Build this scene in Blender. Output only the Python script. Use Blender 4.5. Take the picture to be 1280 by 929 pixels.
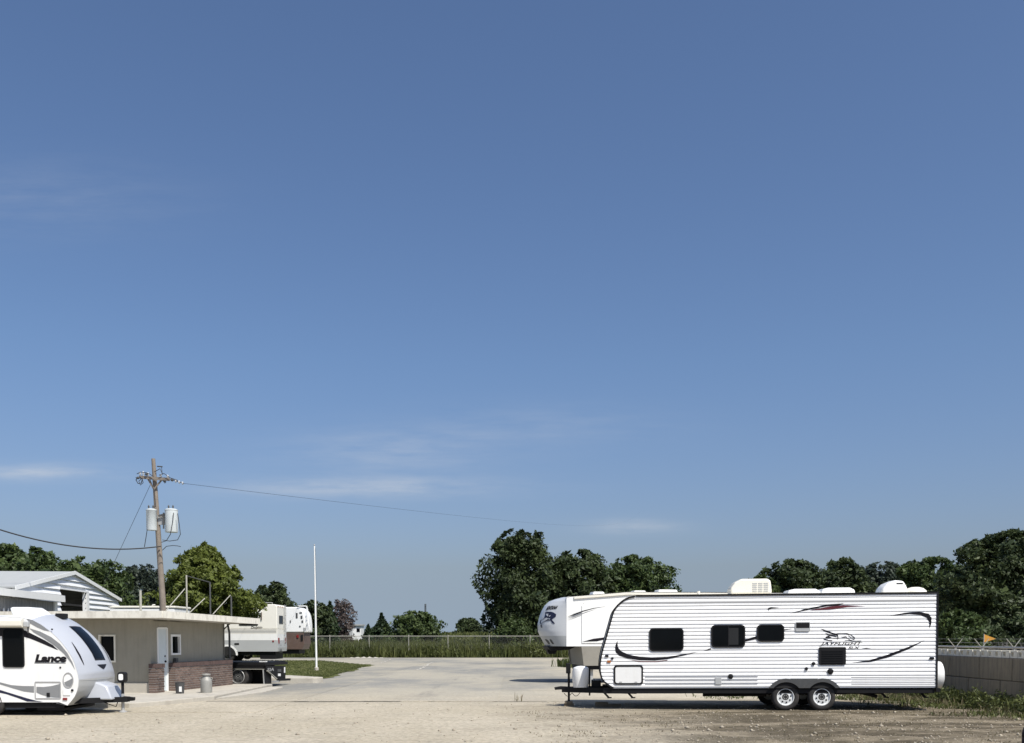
import bpy, math, random
import numpy as np
from mathutils import Vector
from mathutils import noise as mnoise

for o in list(bpy.data.objects):
    bpy.data.objects.remove(o)
SC = bpy.context.scene
COL = SC.collection
R = math.radians
random.seed(7)

# ------------------------------------------------------------------ camera, sky, sun, exposure
F, CX, CY, CAMH, PITCH = 1250.0, 640.0, 853.5, 1.84, R(2.57)
cam = bpy.data.cameras.new('camera')
cam.sensor_width = 36.0
cam.lens = 36.0 * F / 1280
cam.shift_y = (CY - 464.5) / 1280
cam.clip_end = 12000
camo = bpy.data.objects.new('camera', cam)
COL.objects.link(camo)
camo.location = (0, 0, CAMH)
camo.rotation_euler = (R(90) - PITCH, 0, 0)
SC.camera = camo

SUNV = Vector((0.46, -0.55, 1.0)).normalized()
SUN_EL = math.asin(SUNV.z)
SUN_AZ = math.atan2(SUNV.x, SUNV.y)          # clockwise from +Y
world = bpy.data.worlds.new('World')
SC.world = world
world.use_nodes = True
wn, wl = world.node_tree.nodes, world.node_tree.links
wn.clear()
w_out = wn.new('ShaderNodeOutputWorld')
w_bg = wn.new('ShaderNodeBackground')
w_bg.inputs['Strength'].default_value = 0.081
sky = wn.new('ShaderNodeTexSky')
sky.sky_type = 'NISHITA'
sky.sun_disc = False
sky.sun_elevation = SUN_EL
sky.sun_rotation = SUN_AZ
sky.altitude = 0
sky.air_density = 1.0
sky.dust_density = 2.0
sky.ozone_density = 1.0
tint = wn.new('ShaderNodeMix'); tint.data_type = 'RGBA'; tint.blend_type = 'MULTIPLY'
tint.inputs['Factor'].default_value = 1
tint.inputs['B'].default_value = (.858, .983, 1.2, 1)
wl.new(sky.outputs[0], tint.inputs['A'])


def wmath(op, a, b=None):
    n = wn.new('ShaderNodeMath'); n.operation = op
    for i, x in enumerate((a, b)):
        if x is None: continue
        if isinstance(x, (int, float)): n.inputs[i].default_value = x
        else: wl.new(x, n.inputs[i])
    return n.outputs[0]


# thin cirrus wisps: ellipses of streaky noise on the sky
tc = wn.new('ShaderNodeTexCoord')
sep = wn.new('ShaderNodeSeparateXYZ'); wl.new(tc.outputs['Generated'], sep.inputs[0])
skv = wn.new('ShaderNodeCombineXYZ')      # even summer haze low over the horizon
wl.new(sep.outputs['X'], skv.inputs[0]); wl.new(sep.outputs['Y'], skv.inputs[1]); wl.new(wmath('MAXIMUM', sep.outputs['Z'], 0.070), skv.inputs[2])
skn = wn.new('ShaderNodeVectorMath'); skn.operation = 'NORMALIZE'; wl.new(skv.outputs[0], skn.inputs[0])
wl.new(skn.outputs[0], sky.inputs['Vector'])
hz = wn.new('ShaderNodeMapRange'); wl.new(sep.outputs['Z'], hz.inputs['Value'])
hz.inputs['From Min'].default_value = .04; hz.inputs['From Max'].default_value = .26
hzm = wn.new('ShaderNodeMix'); hzm.data_type = 'RGBA'; wl.new(hz.outputs[0], hzm.inputs['Factor'])
hzm.inputs['A'].default_value = (.850, .885, 1.10, 1); hzm.inputs['B'].default_value = (.858, .995, 1.2, 1)
wl.new(hzm.outputs['Result'], tint.inputs['B'])
yy = wmath('MAXIMUM', sep.outputs['Y'], 0.02)
U = wmath('DIVIDE', sep.outputs['X'], yy)
V = wmath('DIVIDE', sep.outputs['Z'], yy)
cmb = wn.new('ShaderNodeCombineXYZ')
wl.new(wmath('MULTIPLY', U, 9.0), cmb.inputs[0]); wl.new(wmath('MULTIPLY', V, 60.0), cmb.inputs[1])
cn = wn.new('ShaderNodeTexNoise'); cn.inputs['Scale'].default_value = 1.3
cn.inputs['Detail'].default_value = 9; cn.inputs['Roughness'].default_value = 0.6
wl.new(cmb.outputs[0], cn.inputs['Vector'])
nz = wmath('MULTIPLY', wmath('MAXIMUM', wmath('SUBTRACT', cn.outputs['Fac'], 0.26), 0.0), 2.5)
tot = None
for cu, cv, su, sv, amp in ((-.150, .149, .125, .010, .26), (-.475, .164, .075, .008, .24), (.12, .110, .045, .008, .17),
                            (-.12, .185, .10, .020, .13), (-.46, .43, .13, .035, .045), (.03, .21, .12, .02, .06)):
    du = wmath('DIVIDE', wmath('SUBTRACT', U, cu), su)
    dv = wmath('DIVIDE', wmath('SUBTRACT', V, cv), sv)
    g = wmath('EXPONENT', wmath('MULTIPLY', wmath('ADD', wmath('MULTIPLY', du, du), wmath('MULTIPLY', dv, dv)), -1.0))
    g = wmath('MULTIPLY', g, amp * 1.9)
    tot = g if tot is None else wmath('ADD', tot, g)
cl = wmath('MINIMUM', wmath('MULTIPLY', tot, nz), 0.6)
cmix = wn.new('ShaderNodeMix'); cmix.data_type = 'RGBA'
wl.new(cl, cmix.inputs['Factor'])
wl.new(tint.outputs['Result'], cmix.inputs['A'])
cmix.inputs['B'].default_value = (6.4, 6.7, 7.1, 1)
wl.new(cmix.outputs['Result'], w_bg.inputs['Color'])
wl.new(w_bg.outputs[0], w_out.inputs['Surface'])

sun = bpy.data.lights.new('sun', 'SUN')
sun.energy = 4.5
sun.angle = R(0.53)
sun.color = (1.0, 0.955, 0.88)
suno = bpy.data.objects.new('sun', sun)
COL.objects.link(suno)
suno.rotation_euler = (-SUNV).to_track_quat('-Z', 'Y').to_euler()
suno.location = (20, -20, 60)

SC.view_settings.view_transform = 'Standard'
SC.view_settings.look = 'None'
SC.view_settings.gamma = 1.0
SC.view_settings.exposure = 0.3
SC.view_settings.use_curve_mapping = False

# ------------------------------------------------------------------ helpers


def ray(px, py):
    a, b = (px - CX) / F, (CY - py) / F
    return Vector((a, math.cos(PITCH) + b * math.sin(PITCH), b * math.cos(PITCH) - math.sin(PITCH)))


def at(px, py, Y):
    d = ray(px, py)
    t = Y / d.y
    return Vector((d.x * t, Y, CAMH + d.z * t))


def gnd(px, py, z=0.0):
    d = ray(px, py)
    t = (z - CAMH) / d.z
    return Vector((d.x * t, d.y * t, z))


def hit(px, py, root, ax, val):
    """local point of a thing where the sight line of a pixel meets the plane axis = val"""
    inv = root.rotation_euler.to_matrix().transposed()
    o = inv @ (Vector((0, 0, CAMH)) - root.location)
    d = inv @ ray(px, py)
    t = (val - o[ax]) / d[ax]
    return o + d * t


def tag(o, label=None, cat=None, group=None, kind=None):
    if label: o['label'] = label
    if cat: o['category'] = cat
    if group: o['group'] = group
    if kind: o['kind'] = kind
    return o


def thing(name, label, cat, loc=(0, 0, 0), rz=0.0, group=None):
    o = bpy.data.objects.new(name, None)
    o.empty_display_size = 0.3
    COL.objects.link(o)
    o.location = loc
    o.rotation_euler = (0, 0, rz)
    return tag(o, label, cat, group)


def link(name, me, parent=None):
    o = bpy.data.objects.new(name, me)
    COL.objects.link(o)
    if parent is not None: o.parent = parent
    return o


def copy_tree(o, parent=None):
    c = o.copy()
    COL.objects.link(c)
    c.parent = parent
    for ch in list(o.children): copy_tree(ch, c)
    return c


class MB:
    def __init__(s): s.v, s.f = [], []

    def add(s, vs, fs):
        b = len(s.v)
        s.v += [tuple(p) for p in vs]
        s.f += [tuple(i + b for i in f) for f in fs]
        return s

    def box(s, x0, x1, y0, y1, z0, z1):
        return s.add([(x0, y0, z0), (x1, y0, z0), (x1, y1, z0), (x0, y1, z0), (x0, y0, z1), (x1, y0, z1), (x1, y1, z1), (x0, y1, z1)],
                     [(0, 3, 2, 1), (4, 5, 6, 7), (0, 1, 5, 4), (1, 2, 6, 5), (2, 3, 7, 6), (3, 0, 4, 7)])

    def bar(s, p, q, w, h, up=(0, 0, 1)):
        p, q = Vector(p), Vector(q)
        d = (q - p).normalized()
        u = Vector(up)
        if abs(d.dot(u)) > .98: u = Vector((1, 0, 0))
        a = d.cross(u).normalized() * (w / 2)
        b = a.cross(d).normalized() * (h / 2)
        vs = [p - a - b, p + a - b, p + a + b, p - a + b, q - a - b, q + a - b, q + a + b, q - a + b]
        return s.add(vs, [(0, 3, 2, 1), (4, 5, 6, 7), (0, 1, 5, 4), (1, 2, 6, 5), (2, 3, 7, 6), (3, 0, 4, 7)])

    def tube(s, pts, r, n=8, cap=True):
        pts = [Vector(p) for p in pts]
        rs = r if isinstance(r, (list, tuple)) else [r] * len(pts)
        rings, prev = [], None
        for i, p in enumerate(pts):
            d = (pts[min(i + 1, len(pts) - 1)] - pts[max(i - 1, 0)]).normalized()
            if prev is None:
                a = d.cross(Vector((0, 0, 1)) if abs(d.z) < .9 else Vector((1, 0, 0))).normalized()
            else:
                a = (prev - d * prev.dot(d)).normalized()
            prev = a
            b = d.cross(a)
            rings.append([p + a * (rs[i] * math.cos(2 * math.pi * k / n)) + b * (rs[i] * math.sin(2 * math.pi * k / n)) for k in range(n)])
        vs = [q for g in rings for q in g]
        fs = []
        for i in range(len(pts) - 1):
            for k in range(n):
                k2 = (k + 1) % n
                fs.append((i * n + k, i * n + k2, (i + 1) * n + k2, (i + 1) * n + k))
        if cap:
            fs.append(tuple(range(n))[::-1])
            fs.append(tuple((len(pts) - 1) * n + k for k in range(n)))
        return s.add(vs, fs)

    def lathe(s, prof, c=(0, 0, 0), axis='z', n=24, cap=True):
        """prof: (radius, height) pairs turned about an axis through c"""
        vs, fs = [], []
        for r, h in prof:
            for k in range(n):
                a = 2 * math.pi * k / n
                u, w = r * math.cos(a), r * math.sin(a)
                p = {'z': (u, w, h), 'y': (u, h, w), 'x': (h, u, w)}[axis]
                vs.append((c[0] + p[0], c[1] + p[1], c[2] + p[2]))
        for i in range(len(prof) - 1):
            for k in range(n):
                k2 = (k + 1) % n
                fs.append((i * n + k, i * n + k2, (i + 1) * n + k2, (i + 1) * n + k))
        if cap and prof[0][0] > 1e-6: fs.append(tuple(range(n)))
        if cap and prof[-1][0] > 1e-6: fs.append(tuple((len(prof) - 1) * n + k for k in range(n)))
        return s.add(vs, fs)

    def prism(s, poly, y0, y1):
        """(x, z) outline extruded from y0 to y1"""
        n = len(poly)
        vs = [(x, y0, z) for x, z in poly] + [(x, y1, z) for x, z in poly]
        fs = [tuple(range(n)), tuple(range(2 * n - 1, n - 1, -1))]
        fs += [(i, i + n, (i + 1) % n + n, (i + 1) % n) for i in range(n)]
        return s.add(vs, fs)

    def slab(s, poly, z0, z1):
        """(x, y) outline extruded from z0 to z1"""
        n = len(poly)
        vs = [(x, y, z0) for x, y in poly] + [(x, y, z1) for x, y in poly]
        fs = [tuple(range(n - 1, -1, -1)), tuple(range(n, 2 * n))]
        fs += [(i, (i + 1) % n, (i + 1) % n + n, i + n) for i in range(n)]
        return s.add(vs, fs)

    def ring(s, out, inn, y0, y1):
        n = len(out)
        vs = [(x, y0, z) for x, z in out] + [(x, y0, z) for x, z in inn] + [(x, y1, z) for x, z in out] + [(x, y1, z) for x, z in inn]
        fs = []
        for i in range(n):
            j = (i + 1) % n
            fs += [(i, j, n + j, n + i), (i, 2 * n + i, 2 * n + j, j), (n + i, n + j, 3 * n + j, 3 * n + i)]
        return s.add(vs, fs)

    def grid(s, rows):
        m = len(rows[0])
        vs = [p for r in rows for p in r]
        fs = [(i * m + k, i * m + k + 1, (i + 1) * m + k + 1, (i + 1) * m + k) for i in range(len(rows) - 1) for k in range(m - 1)]
        return s.add(vs, fs)

    def ribbon(s, pts, w, y):
        for i in range(len(pts) - 1):
            p, q = Vector((pts[i][0], pts[i][1])), Vector((pts[i + 1][0], pts[i + 1][1]))
            d = (q - p).normalized() * (w * .25)
            nrm = Vector((-d.y, d.x)).normalized() * (w / 2)
            a, b = p - d, q + d
            yy = y - 0.0002 * i
            s.add([(a.x + nrm.x, yy, a.y + nrm.y), (b.x + nrm.x, yy, b.y + nrm.y), (b.x - nrm.x, yy, b.y - nrm.y), (a.x - nrm.x, yy, a.y - nrm.y)], [(0, 1, 2, 3)])
        return s

    def mesh(s, name, mat, smooth=False):
        me = bpy.data.meshes.new(name)
        me.from_pydata(s.v, [], s.f)
        me.materials.append(mat)
        if smooth:
            me.polygons.foreach_set('use_smooth', [True] * len(me.polygons))
            me.set_sharp_from_angle(angle=R(smooth if smooth is not True else 40))
        me.update()
        return me

    def build(s, name, mat, parent=None, smooth=False, bevel=0.0):
        o = link(name, s.mesh(name, mat, smooth), parent)
        if bevel:
            b = o.modifiers.new('bevel', 'BEVEL')
            b.width = bevel; b.segments = 2; b.limit_method = 'ANGLE'
        return o


def rrect(x0, z0, x1, z1, r, n=4):
    pts = []
    for cx, cz, a0 in ((x1 - r, z1 - r, 0), (x0 + r, z1 - r, 90), (x0 + r, z0 + r, 180), (x1 - r, z0 + r, 270)):
        for k in range(n + 1):
            a = R(a0 + 90 * k / n)
            pts.append((cx + r * math.cos(a), cz + r * math.sin(a)))
    return pts


def np_mesh(name, verts, faces, mat, parent=None, nside=4):
    """fast mesh from arrays: verts (n,3), faces (m,nside)"""
    me = bpy.data.meshes.new(name)
    verts = np.asarray(verts, dtype=np.float32); faces = np.asarray(faces, dtype=np.int32)
    me.vertices.add(len(verts)); me.vertices.foreach_set('co', verts.ravel())
    me.loops.add(faces.size); me.loops.foreach_set('vertex_index', faces.ravel())
    me.polygons.add(len(faces))
    me.polygons.foreach_set('loop_start', np.arange(0, faces.size, nside, dtype=np.int32))
    me.polygons.foreach_set('loop_total', np.full(len(faces), nside, dtype=np.int32))
    me.materials.append(mat)
    me.update(calc_edges=True)
    me.validate()
    return link(name, me, parent)


def lettering(name, s, mat, parent, fmap, shear=0.0, bold=0.0):
    """flat printed words; fmap(u, v) gives the local point of a place in the 0..1 text box"""
    cu = bpy.data.curves.new('words', 'FONT')
    cu.body = s; cu.shear = shear; cu.offset = bold; cu.resolution_u = 3; cu.fill_mode = 'BOTH'
    tmp = bpy.data.objects.new('words', cu)
    COL.objects.link(tmp)
    dg = bpy.context.evaluated_depsgraph_get()
    me = bpy.data.meshes.new_from_object(tmp.evaluated_get(dg))
    bpy.data.objects.remove(tmp)
    me.name = name
    co = [v.co.copy() for v in me.vertices]
    x0, x1 = min(c.x for c in co), max(c.x for c in co)
    y0, y1 = min(c.y for c in co), max(c.y for c in co)
    for v, c in zip(me.vertices, co):
        v.co = Vector(fmap((c.x - x0) / (x1 - x0), (c.y - y0) / (y1 - y0)))
    me.materials.clear(); me.materials.append(mat)
    return link(name, me, parent)


# ------------------------------------------------------------------ materials
def lin(c):
    return tuple(((x / 255) / 12.92 if x / 255 <= .04045 else ((x / 255 + .055) / 1.055) ** 2.4) for x in c)


def mat(name, col, rough=.6, metal=0.0, var=.12, scale=3.0, bump=0.0, bscale=40.0, spec=.5, dirt=None, dirt_amt=.0, dirt_scale=(1, 1, 1), coat=0.0):
    m = bpy.data.materials.new(name)
    m.use_nodes = True
    nt = m.node_tree; n, l = nt.nodes, nt.links
    b = n['Principled BSDF']
    b.inputs['Roughness'].default_value = rough
    b.inputs['Metallic'].default_value = metal
    b.inputs['Specular IOR Level'].default_value = spec
    b.inputs['Coat Weight'].default_value = coat
    t = n.new('ShaderNodeTexCoord')
    nz_ = n.new('ShaderNodeTexNoise')
    nz_.inputs['Scale'].default_value = scale; nz_.inputs['Detail'].default_value = 7; nz_.inputs['Roughness'].default_value = .62
    l.new(t.outputs['Object'], nz_.inputs['Vector'])
    mx = n.new('ShaderNodeMix'); mx.data_type = 'RGBA'
    lo = [max(0, c * (1 - var * 1.5)) for c in col]; hi = [min(1, c * (1 + var * 1.5)) for c in col]
    mx.inputs['A'].default_value = (*lo, 1); mx.inputs['B'].default_value = (*hi, 1)
    l.new(nz_.outputs['Fac'], mx.inputs['Factor'])
    out = mx.outputs['Result']
    if dirt:
        mp = n.new('ShaderNodeMapping'); mp.inputs['Scale'].default_value = dirt_scale
        l.new(t.outputs['Object'], mp.inputs[0])
        n2 = n.new('ShaderNodeTexNoise'); n2.inputs['Scale'].default_value = 2.2; n2.inputs['Detail'].default_value = 8; n2.inputs['Roughness'].default_value = .7
        l.new(mp.outputs[0], n2.inputs['Vector'])
        rp = n.new('ShaderNodeMapRange'); rp.inputs['From Min'].default_value = .48; rp.inputs['From Max'].default_value = .75
        rp.inputs['To Max'].default_value = dirt_amt
        l.new(n2.outputs['Fac'], rp.inputs['Value'])
        m2 = n.new('ShaderNodeMix'); m2.data_type = 'RGBA'
        l.new(rp.outputs[0], m2.inputs['Factor']); l.new(out, m2.inputs['A']); m2.inputs['B'].default_value = (*dirt, 1)
        out = m2.outputs['Result']
    l.new(out, b.inputs['Base Color'])
    if bump:
        n3 = n.new('ShaderNodeTexNoise'); n3.inputs['Scale'].default_value = bscale; n3.inputs['Detail'].default_value = 5
        l.new(t.outputs['Object'], n3.inputs['Vector'])
        bp = n.new('ShaderNodeBump'); bp.inputs['Strength'].default_value = bump; bp.inputs['Distance'].default_value = .03
        l.new(n3.outputs['Fac'], bp.inputs['Height']); l.new(bp.outputs[0], b.inputs['Normal'])
    return m


def leaf_mat(name, col, col2, trans=.25):
    m = bpy.data.materials.new(name)
    m.use_nodes = True
    nt = m.node_tree; n, l = nt.nodes, nt.links
    b = n['Principled BSDF']; b.inputs['Roughness'].default_value = .55; b.inputs['Specular IOR Level'].default_value = .3
    geo = n.new('ShaderNodeNewGeometry')
    t = n.new('ShaderNodeTexCoord')
    nz_ = n.new('ShaderNodeTexNoise'); nz_.inputs['Scale'].default_value = .55; nz_.inputs['Detail'].default_value = 3
    l.new(t.outputs['Object'], nz_.inputs['Vector'])
    ad = n.new('ShaderNodeMath'); ad.operation = 'MULTIPLY_ADD'
    l.new(geo.outputs['Random Per Island'], ad.inputs[0]); ad.inputs[1].default_value = .55
    sb = n.new('ShaderNodeMapRange'); sb.inputs['From Min'].default_value = .35; sb.inputs['From Max'].default_value = .65; sb.inputs['To Max'].default_value = .45
    l.new(nz_.outputs['Fac'], sb.inputs['Value']); l.new(sb.outputs[0], ad.inputs[2])
    mx = n.new('ShaderNodeMix'); mx.data_type = 'RGBA'
    mx.inputs['A'].default_value = (*col, 1); mx.inputs['B'].default_value = (*col2, 1)
    l.new(ad.outputs[0], mx.inputs['Factor'])
    l.new(mx.outputs['Result'], b.inputs['Base Color'])
    tr = n.new('ShaderNodeBsdfTranslucent'); l.new(mx.outputs['Result'], tr.inputs['Color'])
    ms = n.new('ShaderNodeMixShader'); ms.inputs[0].default_value = trans
    l.new(b.outputs[0], ms.inputs[1]); l.new(tr.outputs[0], ms.inputs[2])
    l.new(ms.outputs[0], n['Material Output'].inputs['Surface'])
    return m


def ground_mat(name, A, B, C, edge=None, fine=9.0, bump=.5, spread=(.72, 1.22), per_slab=False):
    """A to B by broad streaky noise, C as fine speckle; edge = (x0, x1, colour, colour2): soil takes over with x"""
    m = bpy.data.materials.new(name)
    m.use_nodes = True
    nt = m.node_tree; n, l = nt.nodes, nt.links
    b = n['Principled BSDF']; b.inputs['Roughness'].default_value = .95; b.inputs['Specular IOR Level'].default_value = .15
    t = n.new('ShaderNodeTexCoord')
    geo = n.new('ShaderNodeNewGeometry')
    P = geo.outputs['Position']

    def noise(sc, det=8, ro=.6, stretch=(1, 1, 1), w=0):
        mp = n.new('ShaderNodeMapping'); mp.inputs['Scale'].default_value = stretch; mp.inputs['Location'].default_value = (w, w * 2, 0)
        l.new(P, mp.inputs[0])
        q = n.new('ShaderNodeTexNoise'); q.inputs['Scale'].default_value = sc; q.inputs['Detail'].default_value = det; q.inputs['Roughness'].default_value = ro
        l.new(mp.outputs[0], q.inputs['Vector'])
        return q.outputs['Fac']

    def rng(v, a, c, lo=0., hi=1.):
        q = n.new('ShaderNodeMapRange'); q.inputs['From Min'].default_value = a; q.inputs['From Max'].default_value = c
        q.inputs['To Min'].default_value = lo; q.inputs['To Max'].default_value = hi
        l.new(v, q.inputs['Value']); return q.outputs[0]

    def mix(f, a, c):
        q = n.new('ShaderNodeMix'); q.data_type = 'RGBA'
        if isinstance(f, float): q.inputs['Factor'].default_value = f
        else: l.new(f, q.inputs['Factor'])
        for k, x in (('A', a), ('B', c)):
            if isinstance(x, tuple): q.inputs[k].default_value = (*x, 1)
            else: l.new(x, q.inputs[k])
        return q.outputs['Result']

    def mth(op, a, c):
        q = n.new('ShaderNodeMath'); q.operation = op
        for i, x in enumerate((a, c)):
            if isinstance(x, (int, float)): q.inputs[i].default_value = x
            else: l.new(x, q.inputs[i])
        return q.outputs[0]
    base = mix(rng(noise(.16, 9, .62, (1, .45, 1)), .38, .62), A, B)
    base = mix(rng(noise(1.3, 8, .7, (1, .6, 1), 3), .45, .72, 0, .55), base, C)
    for x0, x1, s1, s2, edge_axis in (edge or ()):
        sp = n.new('ShaderNodeSeparateXYZ'); l.new(P, sp.inputs[0])
        wob = mth('MULTIPLY', mth('SUBTRACT', noise(.3, 9, .65, (1, .7, 1), 11), .5), 9.0)
        e = rng(mth('ADD', sp.outputs['X'] if edge_axis == 'X' else sp.outputs['Y'] if edge_axis == 'Y' else mth('MULTIPLY', sp.outputs['Y'], -1.0), wob), x0, x1)
        soil = mix(rng(noise(.7, 9, .7, (.45, 1.5, 1), 21), .43, .60), s1, s2)
        base = mix(e, base, soil)
    fn = noise(fine, 6, .75, (1, 1, 1), 7)
    base2 = n.new('ShaderNodeMix'); base2.data_type = 'RGBA'; base2.blend_type = 'MULTIPLY'; base2.inputs['Factor'].default_value = 1
    l.new(base, base2.inputs['A'])
    gray = n.new('ShaderNodeCombineColor')
    fv = rng(fn, .3, .7, *spread)
    for i in range(3): l.new(fv, gray.inputs[i])
    l.new(gray.outputs[0], base2.inputs['B'])
    if per_slab:
        oi = n.new('ShaderNodeObjectInfo')
        fv = mth('MULTIPLY', fv, rng(oi.outputs['Random'], 0, 1, .90, 1.06))
        for i in range(3): l.new(fv, gray.inputs[i])
    l.new(base2.outputs['Result'], b.inputs['Base Color'])
    bp = n.new('ShaderNodeBump'); bp.inputs['Strength'].default_value = bump; bp.inputs['Distance'].default_value = .06
    l.new(mth('ADD', fn, noise(2.2, 6, .6, (1, 1, 1), 31)), bp.inputs['Height'])
    l.new(bp.outputs[0], b.inputs['Normal'])
    return m


WHITE = mat('white_gelcoat', (.80, .80, .78), .35, var=.03, scale=1.2, dirt=(.55, .52, .46), dirt_amt=.25, dirt_scale=(2.5, 2.5, .5))
SIDING = mat('white_aluminium_siding', (.88, .88, .87), .38, var=.02, scale=.8, dirt=(.62, .60, .55), dirt_amt=.22, dirt_scale=(3, 3, .4), bump=.05, bscale=1.6)
CREAM = mat('cream_plastic', (.74, .71, .62), .5, var=.06, scale=2)
CREAMRV = mat('cream_fibreglass', (.80, .775, .70), .4, var=.04, scale=1)
BLACK = mat('black_steel', (.012, .012, .013), .55, var=.3, scale=6, spec=.15)
BLACKTRIM = mat('black_trim', (.015, .015, .016), .45, var=.2, spec=.15)
GLASS = mat('dark_tinted_glass', (.004, .005, .006), .05, var=.2, spec=.08)
RUBBER = mat('tyre_rubber', (.022, .021, .021), .85, var=.25, scale=9, dirt=(.12, .10, .08), dirt_amt=.35)
RIMW = mat('white_steel_wheel', (.72, .73, .72), .4, var=.05)
CHAR = mat('charcoal_fender_plastic', (.055, .057, .058), .6, var=.2, dirt=(.2, .18, .15), dirt_amt=.25)
DECAL = mat('dark_decal', (.014, .013, .016), .4, var=.1, spec=.15)
DECALR = mat('maroon_decal', (.10, .015, .022), .4, var=.1)
DECALG = mat('grey_decal', (.22, .225, .23), .4, var=.05)
NAVY = mat('navy_decal', (.012, .014, .04), .4, var=.1)
STRIPE = mat('light_grey_stripe', (.36, .36, .36), .45, var=.05)
SILVER = mat('silver_fibreglass', (.43, .45, .49), .3, var=.03, scale=1, coat=.2)
GREYFG = mat('grey_fibreglass', (.40, .41, .41), .4, var=.05, scale=1)
TAUPE = mat('taupe_skirt', (.25, .235, .20), .5, var=.08, dirt=(.18, .165, .14), dirt_amt=.4)
SHADEFG = mat('shaded_white_gelcoat', (.56, .575, .59), .35, var=.03, coat=.2)  # white fifth-wheel nose, its shade away from the sun put into a grey colour
SCREEN = mat('insect_screen', (.022, .023, .024), .6, var=.2, spec=.15)
AMBER = mat('amber_lens', (.35, .12, .03), .3, var=.1)
RED = mat('red_lens', (.20, .016, .016), .3, var=.1)
WOOD = mat('weathered_timber', (.13, .105, .07), .85, var=.3, scale=7, bump=.3)
STUCCO = mat('tan_stucco', (.31, .29, .235), .9, var=.1, scale=2.5, bump=.25, bscale=60, dirt=(.20, .19, .155), dirt_amt=.5, dirt_scale=(3, 3, .35))
FASCIA = mat('cream_painted_fascia', (.74, .71, .62), .6, var=.07, dirt=(.25, .22, .17), dirt_amt=.55, dirt_scale=(2.2, 2.2, 1))
ROOFG = mat('pale_gravel_roof', (.52, .50, .45), .9, var=.15, bump=.3)
SOFFIT = mat('tan_soffit', (.30, .28, .22), .9, var=.1)
DOORW = mat('pale_painted_door', (.62, .68, .70), .5, var=.05, dirt=(.4, .4, .38), dirt_amt=.3, dirt_scale=(3, 3, .5))
BRICK = leaf_mat('red_brick', (.058, .040, .034), (.205, .145, .118), 0.0)
BRICKD = mat('dark_brick_cap', (.09, .058, .052), .9, var=.4, scale=6, bump=.4)
MORTAR = mat('mortar', (.52, .49, .44), .95, var=.15)
CONC = mat('block_concrete', (.225, .190, .138), .95, var=.22, scale=2, bump=.4, bscale=30, dirt=(.05, .048, .042), dirt_amt=.75, dirt_scale=(3, 3.5, .35))
CMU = mat('pale_cinder_block', (.72, .68, .58), .95, var=.15, scale=6, bump=.4)
KERB = mat('kerb_concrete', (.44, .41, .35), .95, var=.18, scale=2.5, bump=.4, dirt=(.26, .23, .19), dirt_amt=.6)
POLEW = mat('weathered_pole_wood', (.225, .19, .155), .9, var=.25, scale=4, bump=.4, dirt=(.13, .10, .08), dirt_amt=.6, dirt_scale=(9, 9, .25))
XFMR = mat('pale_grey_enamel', (.56, .60, .60), .45, var=.05)
GALV = mat('galvanised_steel', (.42, .42, .41), .5, metal=.35, var=.12)
GALVW = mat('weathered_galvanised_post', (.36, .35, .30), .75, metal=.1, var=.15)
WIRE = mat('black_cable', (.02, .02, .022), .7, var=.1)
CERAM = mat('grey_porcelain', (.50, .52, .54), .3, var=.1)
POLEWHITE = mat('white_pole_paint', (.80, .80, .78), .4, var=.04)
BARNW = mat('white_lap_siding', (.80, .81, .82), .55, var=.05, scale=1.4, dirt=(.45, .45, .45), dirt_amt=.3)
BARNROOF = mat('pale_metal_roof', (.37, .38, .375), .7, metal=.0, var=.08)
CORR = mat('grey_corrugated_sheet', (.20, .20, .195), .7, var=.15, scale=3, dirt=(.36, .35, .33), dirt_amt=.5, dirt_scale=(4, 4, .4))
DARKIN = mat('dark_interior', (.012, .012, .012), .9, var=.1)
BARK = mat('tree_bark', (.085, .068, .05), .95, var=.35, scale=5, bump=.5)
ORANGE = mat('orange_cloth', (.46, .22, .025), .8, var=.1)
BROWNFG = mat('brown_fibreglass', (.10, .066, .052), .5, var=.15, dirt=(.16, .13, .11), dirt_amt=.5)
CANM = mat('dull_zinc', (.30, .295, .27), .6, metal=.3, var=.2, scale=6)
RUBBLE = mat('grey_brush', (.18, .17, .155), .95, var=.3)
PLUM = mat('dark_plum_rubber', (.020, .011, .016), .7, var=.2)

L_DARK = leaf_mat('dark_leaf', (.013, .025, .010), (.080, .106, .038))
L_MID = leaf_mat('mid_leaf', (.022, .042, .013), (.100, .138, .042))
L_YEL = leaf_mat('yellow_green_leaf', (.045, .065, .010), (.17, .20, .040), .3)
L_CEDAR = leaf_mat('cedar_leaf', (.016, .032, .014), (.048, .075, .030), .12)
L_BLUE = leaf_mat('grey_green_leaf', (.020, .032, .022), (.075, .095, .065))
L_PINK = leaf_mat('dusty_brown_leaf', (.075, .062, .055), (.17, .13, .115))
L_GRASS = leaf_mat('weed_leaf', (.034, .050, .012), (.135, .150, .048))
L_FIELD = leaf_mat('field_grass_leaf', (.050, .066, .016), (.130, .140, .045))
L_DRY = leaf_mat('dry_weed_leaf', (.10, .085, .045), (.22, .19, .11))

PATCH = mat('pale_crack_filler', (.46, .43, .37), .95, var=.15)
SEAL = mat('joint_tar', (.055, .05, .042), .9, var=.3)
# ------------------------------------------------------------------ the setting


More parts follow.
